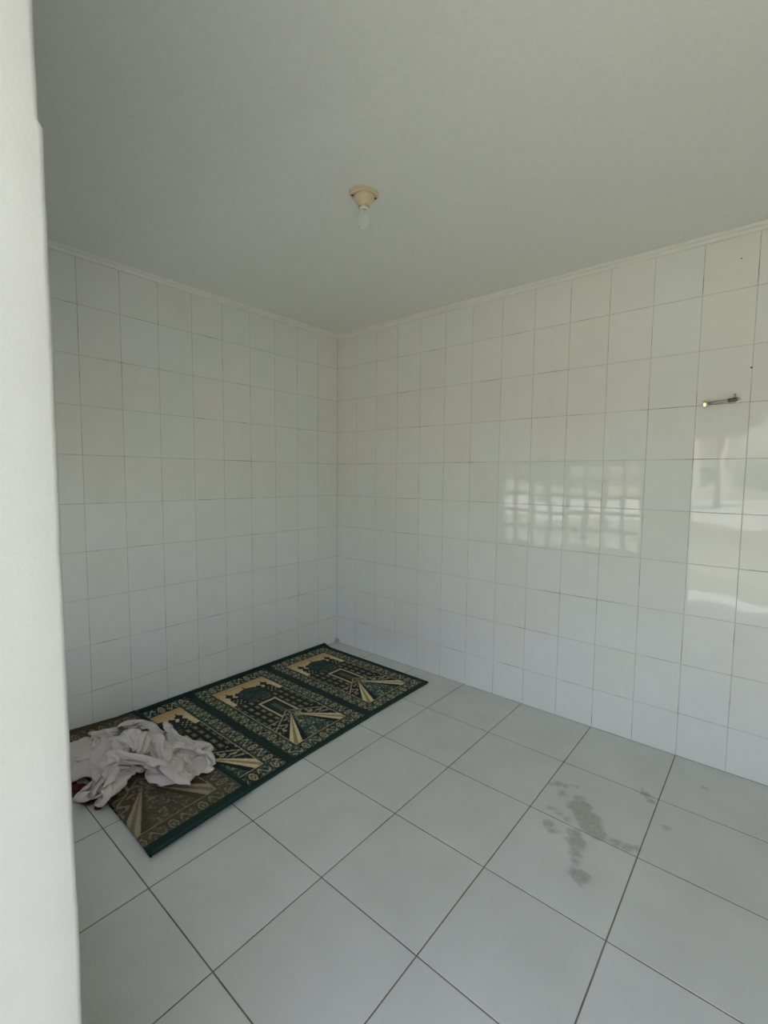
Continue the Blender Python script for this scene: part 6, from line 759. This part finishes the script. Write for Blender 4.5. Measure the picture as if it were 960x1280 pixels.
 265, 254, 221, 161, 112, 83, 95, 40, 75, 73, 16, 62, 24, 91, 82, 123, 143, 146, 130, 97, 145, 211, 200, 227, 221, 189, 233, 236, 245, 186, 162, 173, 205, 158, 192, 199, 149, 152, 183, 200, 128, 110, 110, 165, 243, 198, 183, 209, 222, 218, 220, 218, 190, 157, 120, 152, 93, 66, 22, 67, 120, 144, 194, 205, 168, 159, 155, 176, 171, 195, 232, 194, 193, 241, 282, 236, 284, 285, 350, 348, 410, 479, 498, 519,
 220, 260, 250, 232, 170, 121, 91, 71, 65, 86, 41, 33, 42, 88, 42, 83, 112, 162, 117, 123, 139, 171, 220, 256, 242, 209, 219, 268, 293, 241, 237, 197, 207, 209, 191, 192, 171, 169, 193, 226, 206, 149, 156, 158, 243, 226, 193, 236, 216, 186, 226, 193, 159, 150, 161, 203, 146, 100, 63, 41, 76, 112, 153, 192, 219, 198, 201, 182, 208, 206, 239, 255, 253, 234, 248, 296, 334, 320, 334, 371, 442, 487, 546, 495,
 175, 204, 262, 255, 241, 175, 143, 120, 98, 74, 80, 79, 115, 138, 68, 58, 119, 138, 142, 163, 172, 180, 234, 234, 264, 237, 243, 250, 305, 311, 257, 275, 228, 235, 242, 235, 225, 198, 219, 240, 266, 227, 191, 219, 250, 245, 242, 253, 204, 180, 185, 158, 131, 109, 175, 204, 183, 164, 135, 78, 71, 95, 132, 174, 210, 235, 225, 237, 219, 237, 260, 284, 316, 304, 307, 343, 362, 359, 355, 429, 459, 498, 552, 511,
 221, 163, 177, 245, 227, 202, 174, 161, 150, 127, 129, 105, 137, 131, 133, 69, 90, 103, 123, 156, 174, 167, 221, 265, 270, 293, 289, 252, 283, 326, 336, 284, 327, 264, 271, 283, 279, 268, 255, 257, 261, 289, 253, 222, 278, 277, 283, 266, 220, 227, 199, 141, 92, 105, 134, 205, 249, 235, 195, 138, 99, 102, 129, 162, 189, 209, 258, 265, 260, 269, 281, 306, 345, 357, 359, 365, 408, 405, 383, 430, 456, 503, 550, 548,
 263, 221, 179, 174, 223, 194, 173, 144, 151, 133, 136, 145, 138, 166, 110, 104, 84, 90, 116, 145, 175, 185, 214, 249, 297, 274, 288, 322, 284, 327, 361, 358, 324, 350, 299, 322, 321, 320, 313, 299, 310, 303, 307, 287, 302, 327, 328, 317, 283, 260, 193, 159, 116, 90, 102, 168, 231, 230, 252, 209, 181, 138, 146, 155, 155, 188, 225, 268, 276, 287, 312, 337, 340, 382, 429, 424, 378, 383, 408, 421, 468, 517, 520, 542,
 318, 273, 233, 206, 165, 212, 189, 173, 129, 154, 173, 151, 159, 122, 120, 109, 115, 74, 102, 142, 160, 213, 234, 241, 287, 251, 271, 333, 328, 358, 383, 399, 400, 372, 384, 361, 367, 371, 372, 362, 359, 363, 360, 358, 359, 368, 379, 348, 342, 305, 274, 224, 189, 113, 85, 157, 186, 237, 276, 278, 255, 216, 197, 186, 193, 170, 194, 237, 271, 299, 331, 360, 384, 401, 403, 404, 408, 427, 410, 459, 481, 509, 532, 495,
]
q = np.array(CLOTH_GRID, float).reshape(3, 70, 84).transpose(1, 2, 0)/999.0
CL = q-np.array([.5, .5, 0])
a = math.radians(-7)
Rm = np.array([[math.cos(a), -math.sin(a)], [math.sin(a), math.cos(a)]])
xy = CL[..., :2]@Rm.T
e1 = np.array((1, 0.75)); e1 = e1/np.linalg.norm(e1); e2 = np.array([-e1[1], e1[0]])
ext = (0.78, 0.6)
pos = xy[..., :1]*ext[0]*e1+xy[..., 1:]*ext[1]*e2
base = 0.029
ctr = np.array((0.515, -1.785))
zz = base+CL[..., 2]**1.0*0.15
wy = pos[..., 1]+ctr[1]
zz = zz-0.022*np.clip((-1.975-wy)/.03, 0, 1)*np.clip(1-(CL[..., 2]-.05)/.3, 0, 1)
wc = tag(empty('white_cloth', (ctr[0], ctr[1], base)), 'crumpled off-white cloth heaped on the folded end of the prayer mat', 'cloth')
def mat_cloth(name, colr, sc=330):
    t = NT(name); p = t.pos(); n1 = t.noise(sc, 2, .6, p); n2 = t.noise(9, 4, .6, p)
    c = t.mix(.12, colr, t.ramp(n2.outputs[0], [(.35, (.62, .58, .52)), (.65, (1, 1, 1))]), 'MULTIPLY')
    t.set(col=c, rough=.95, spec=.2); t.bump(n1.outputs[0], .25, .002); return t.m
M_CLOTH = mat_cloth('off_white_cotton', srgb(*(210, 202, 196)))
P = np.stack([pos[..., 0], pos[..., 1], zz-base], -1)
body = obj('cloth_body', grid_mesh('cloth_body', P, None, M_CLOTH), None, wc, smooth=True)
body.modifiers.new('thickness', 'SOLIDIFY').thickness = 0.003
sb = body.modifiers.new('soften', 'SUBSURF'); sb.levels = 1; sb.render_levels = 2
# left flank of the cloth: a smooth sheet running out from under the heap
Ut, Vt = np.meshgrid(np.linspace(0, 1, 48), np.linspace(0, 1, 40))
A0, dU, dV = np.array([.605, -1.870]), np.array([-.30, -.265]), np.array([-.21, .215])
tx = A0[0]+dU[0]*Ut+dV[0]*Vt+.010*np.sin(Ut*13)*(1-Vt); ty = A0[1]+dU[1]*Ut+dV[1]*Vt-.012*np.sin(Ut*9+.5)*(1-Vt)
tz = .034+.060*np.sin(np.clip(Vt*1.15, 0, 1)*PI)**.7*(1-.45*Ut)+.010*np.sin(Ut*11+Vt*5)*Vt+.005*np.sin(Ut*27-Vt*9)
tz = tz-.012*np.clip((-1.985-ty)/.03, 0, 1)*np.clip(1-Vt*3, 0, 1)
tail = obj('cloth_tail', grid_mesh('cloth_tail', np.stack([tx-ctr[0], ty-ctr[1], tz-base], -1), None, M_CLOTH), None, wc, smooth=True)
tail.modifiers.new('thickness', 'SOLIDIFY').thickness = 0.003
tie = [(.515, -2.070, .006), (.55, -2.055, .008), (.60, -2.035, .020), (.64, -2.00, .034), (.66, -1.97, .045)]
obj('tie_cord', tube([Vector(p)-Vector((ctr[0], ctr[1], base)) for p in tie], .006, 8), M_CLOTH, wc, smooth=True)
# maroon cloth peeping out under the white one
Um, Vm = np.meshgrid(np.linspace(0, 1, 60), np.linspace(0, 1, 44))
xm = .40+.27*Um; ym = -2.092+.062*Vm+.080*Um+.012*np.sin(Um*9)+.012*np.sin(Um*23+1)
xm = xm+.02*np.sin(Vm*7)
zm = .004+.024*np.clip((ym+2.005)/.03, 0, 1)+.004*(np.sin(Um*30+Vm*8)*.5+.5)+.004*(np.sin(Vm*26-Um*9)*.5+.5)
red = tag(obj('maroon_cloth', grid_mesh('maroon_cloth', np.stack([xm, ym, zm], -1), None, mat_cloth('maroon_cotton', srgb(84, 36, 48))), None, None, smooth=True),
          'dark maroon cloth peeping out from under the white cloth', 'cloth')
red.modifiers.new('thickness', 'SOLIDIFY').thickness = 0.002

# ------------------------------------------------------------------ lamp holder on the ceiling
lamp = tag(empty('ceiling_lamp', (1.433, -1.249, RZ), math.radians(52)), 'cream bulb holder with a clear unlit bulb fixed to the ceiling', 'lamp')
M_CREAM = simple('aged_cream_plastic', srgb(*(206, 192, 160)), 0.45, mottle=.08, scale=30)
bm = bmesh.new(); n = 48; R_ = []
for z, k in ((0, 1.0), (-.013, 1.0), (-.016, .95)):
    ring = []
    for i in range(n):
        t_ = 2*PI*i/n; rad = .0455+.0115*max(0, abs(math.cos(t_)))**6
        ring.append(bm.verts.new((rad*k*math.cos(t_), rad*k*math.sin(t_), z)))
    R_.append(ring)
for A, B in zip(R_, R_[1:]):
    for i in range(n): bm.faces.new((A[i], A[(i+1) % n], B[(i+1) % n], B[i]))
bm.faces.new(R_[0]); bm.faces.new(R_[-1][::-1]); bmesh.ops.recalc_face_normals(bm, faces=bm.faces)
obj('base_plate', bm, M_CREAM, lamp)
obj('socket', lathe([(.0405, -.014), (.040, -.022), (.036, -.030), (.029, -.040), (.0235, -.047), (.022, -.053), (.0195, -.053), (.0195, -.050)]), M_CREAM, lamp, smooth=True)
M_SCREW = simple('dark_screw', (.03, .028, .025), .5, metal=.6)
for sx in (-1, 1):
    o = obj('screw', lathe([(.0045, 0), (.0045, -.002), (.003, -.0035), (0, -.0035)], 14), M_SCREW, lamp); o.location = (sx*.0455, 0, -.0158)
obj('bulb_cap', lathe([(.0165, -.046), (.0165, -.058), (.0180, -.061), (.0180, -.064), (.0150, -.066)]), simple('white_ceramic', (.80, .79, .75), .35), lamp, smooth=True)
tg = NT('clear_bulb_glass'); nzg = tg.noise(12)
tg.set(col=tg.ramp(nzg.outputs[0], [(.3, (.93, .94, .93)), (.7, (.97, .98, .97))]), rough=.12, trans=.85, ior=1.09)
bulb = obj('bulb', lathe([(.0135, -.0665), (.016, -.073), (.0205, -.084), (.0232, -.096), (.0232, -.110), (.0205, -.124), (.0145, -.133), (.007, -.138), (0, -.139)], 40), tg.m, lamp, smooth=True)
bulb['label'] = 'clear unlit bulb'

# ------------------------------------------------------------------ pipe stub on the right wall
pipe = tag(empty('pipe_stub', (2.51, 0, 1.724)), 'short grey metal pipe with a brass nut on the right tiled wall', 'pipe')
M_STEEL = simple('dull_steel', (.36, .36, .35), .38, metal=.85, mottle=.2, scale=60)
M_BRASS = simple('bright_brass', (.80, .72, .50), .25, metal=.8)
ya_ = -.026
def rel(x, z, y=ya_): return Vector((x-2.51, y, z-1.724))
A_, B_ = rel(2.452, 1.7175), rel(2.566, 1.7285)
obj('pipe_body', tube([A_, A_.lerp(B_, .3), A_.lerp(B_, .6), B_+Vector((.004, 0, .0004))], .0068, 18), M_STEEL, pipe, smooth=True)
o = obj('collar', tube([A_.lerp(B_, .72), A_.lerp(B_, .76), A_.lerp(B_, .96), A_.lerp(B_, 1.0)], [.0078, .0092, .0092, .0078], 18), simple('dark_collar', (.13, .13, .125), .45, metal=.8), pipe, smooth=True)
nut = obj('nut', tube([A_+Vector((-.008, 0, -.0007)), A_+Vector((.003, 0, .0003))], .0170, 6), M_BRASS, pipe); nut['label'] = 'brass hexagonal nut'
w_ = obj('washer', tube([A_+Vector((.004, 0, .0004)), A_+Vector((.009, 0, .0008))], .0125, 20), simple('pale_washer', (.66, .64, .58), .4, metal=.3), pipe); w_['label'] = 'pale washer behind the nut'
obj('spindle', tube([B_+Vector((-.006, 0, .004)), B_+Vector((-.007, 0, .018)), B_+Vector((-.0075, 0, .024))], [.0042, .0042, .0055], 12), M_STEEL, pipe, smooth=True)
obj('wall_flange', tube([rel(2.566, 1.7285, 0.0), rel(2.566, 1.7285, -.004), rel(2.566, 1.7285, -.005), rel(2.566, 1.7285, ya_)], [.0135, .0135, .007, .007], 20), M_STEEL, pipe)
obj('wall_bracket', tube([rel(2.458, 1.718, 0.0), rel(2.458, 1.718, ya_)], .005, 12), M_STEEL, pipe)
M_NAIL = simple('dark_nail', (.035, .03, .028), .6, metal=.4)
for x, z, rr, lab in ((2.6095, 1.8655, .0042, 'dark nail head in the tile joint up right of the pipe'), (2.5495, 2.346, .0026, 'tiny dark nail head high on the right wall under the cornice')):
    o = obj('nail', lathe([(rr*.5, -.006), (rr*.5, .001), (rr, .001), (rr*.95, .0025), (0, .0032)], 14), M_NAIL)
    o.rotation_euler = (PI/2, 0, 0); o.location = (x, 0, z); tag(o, lab, 'nail')
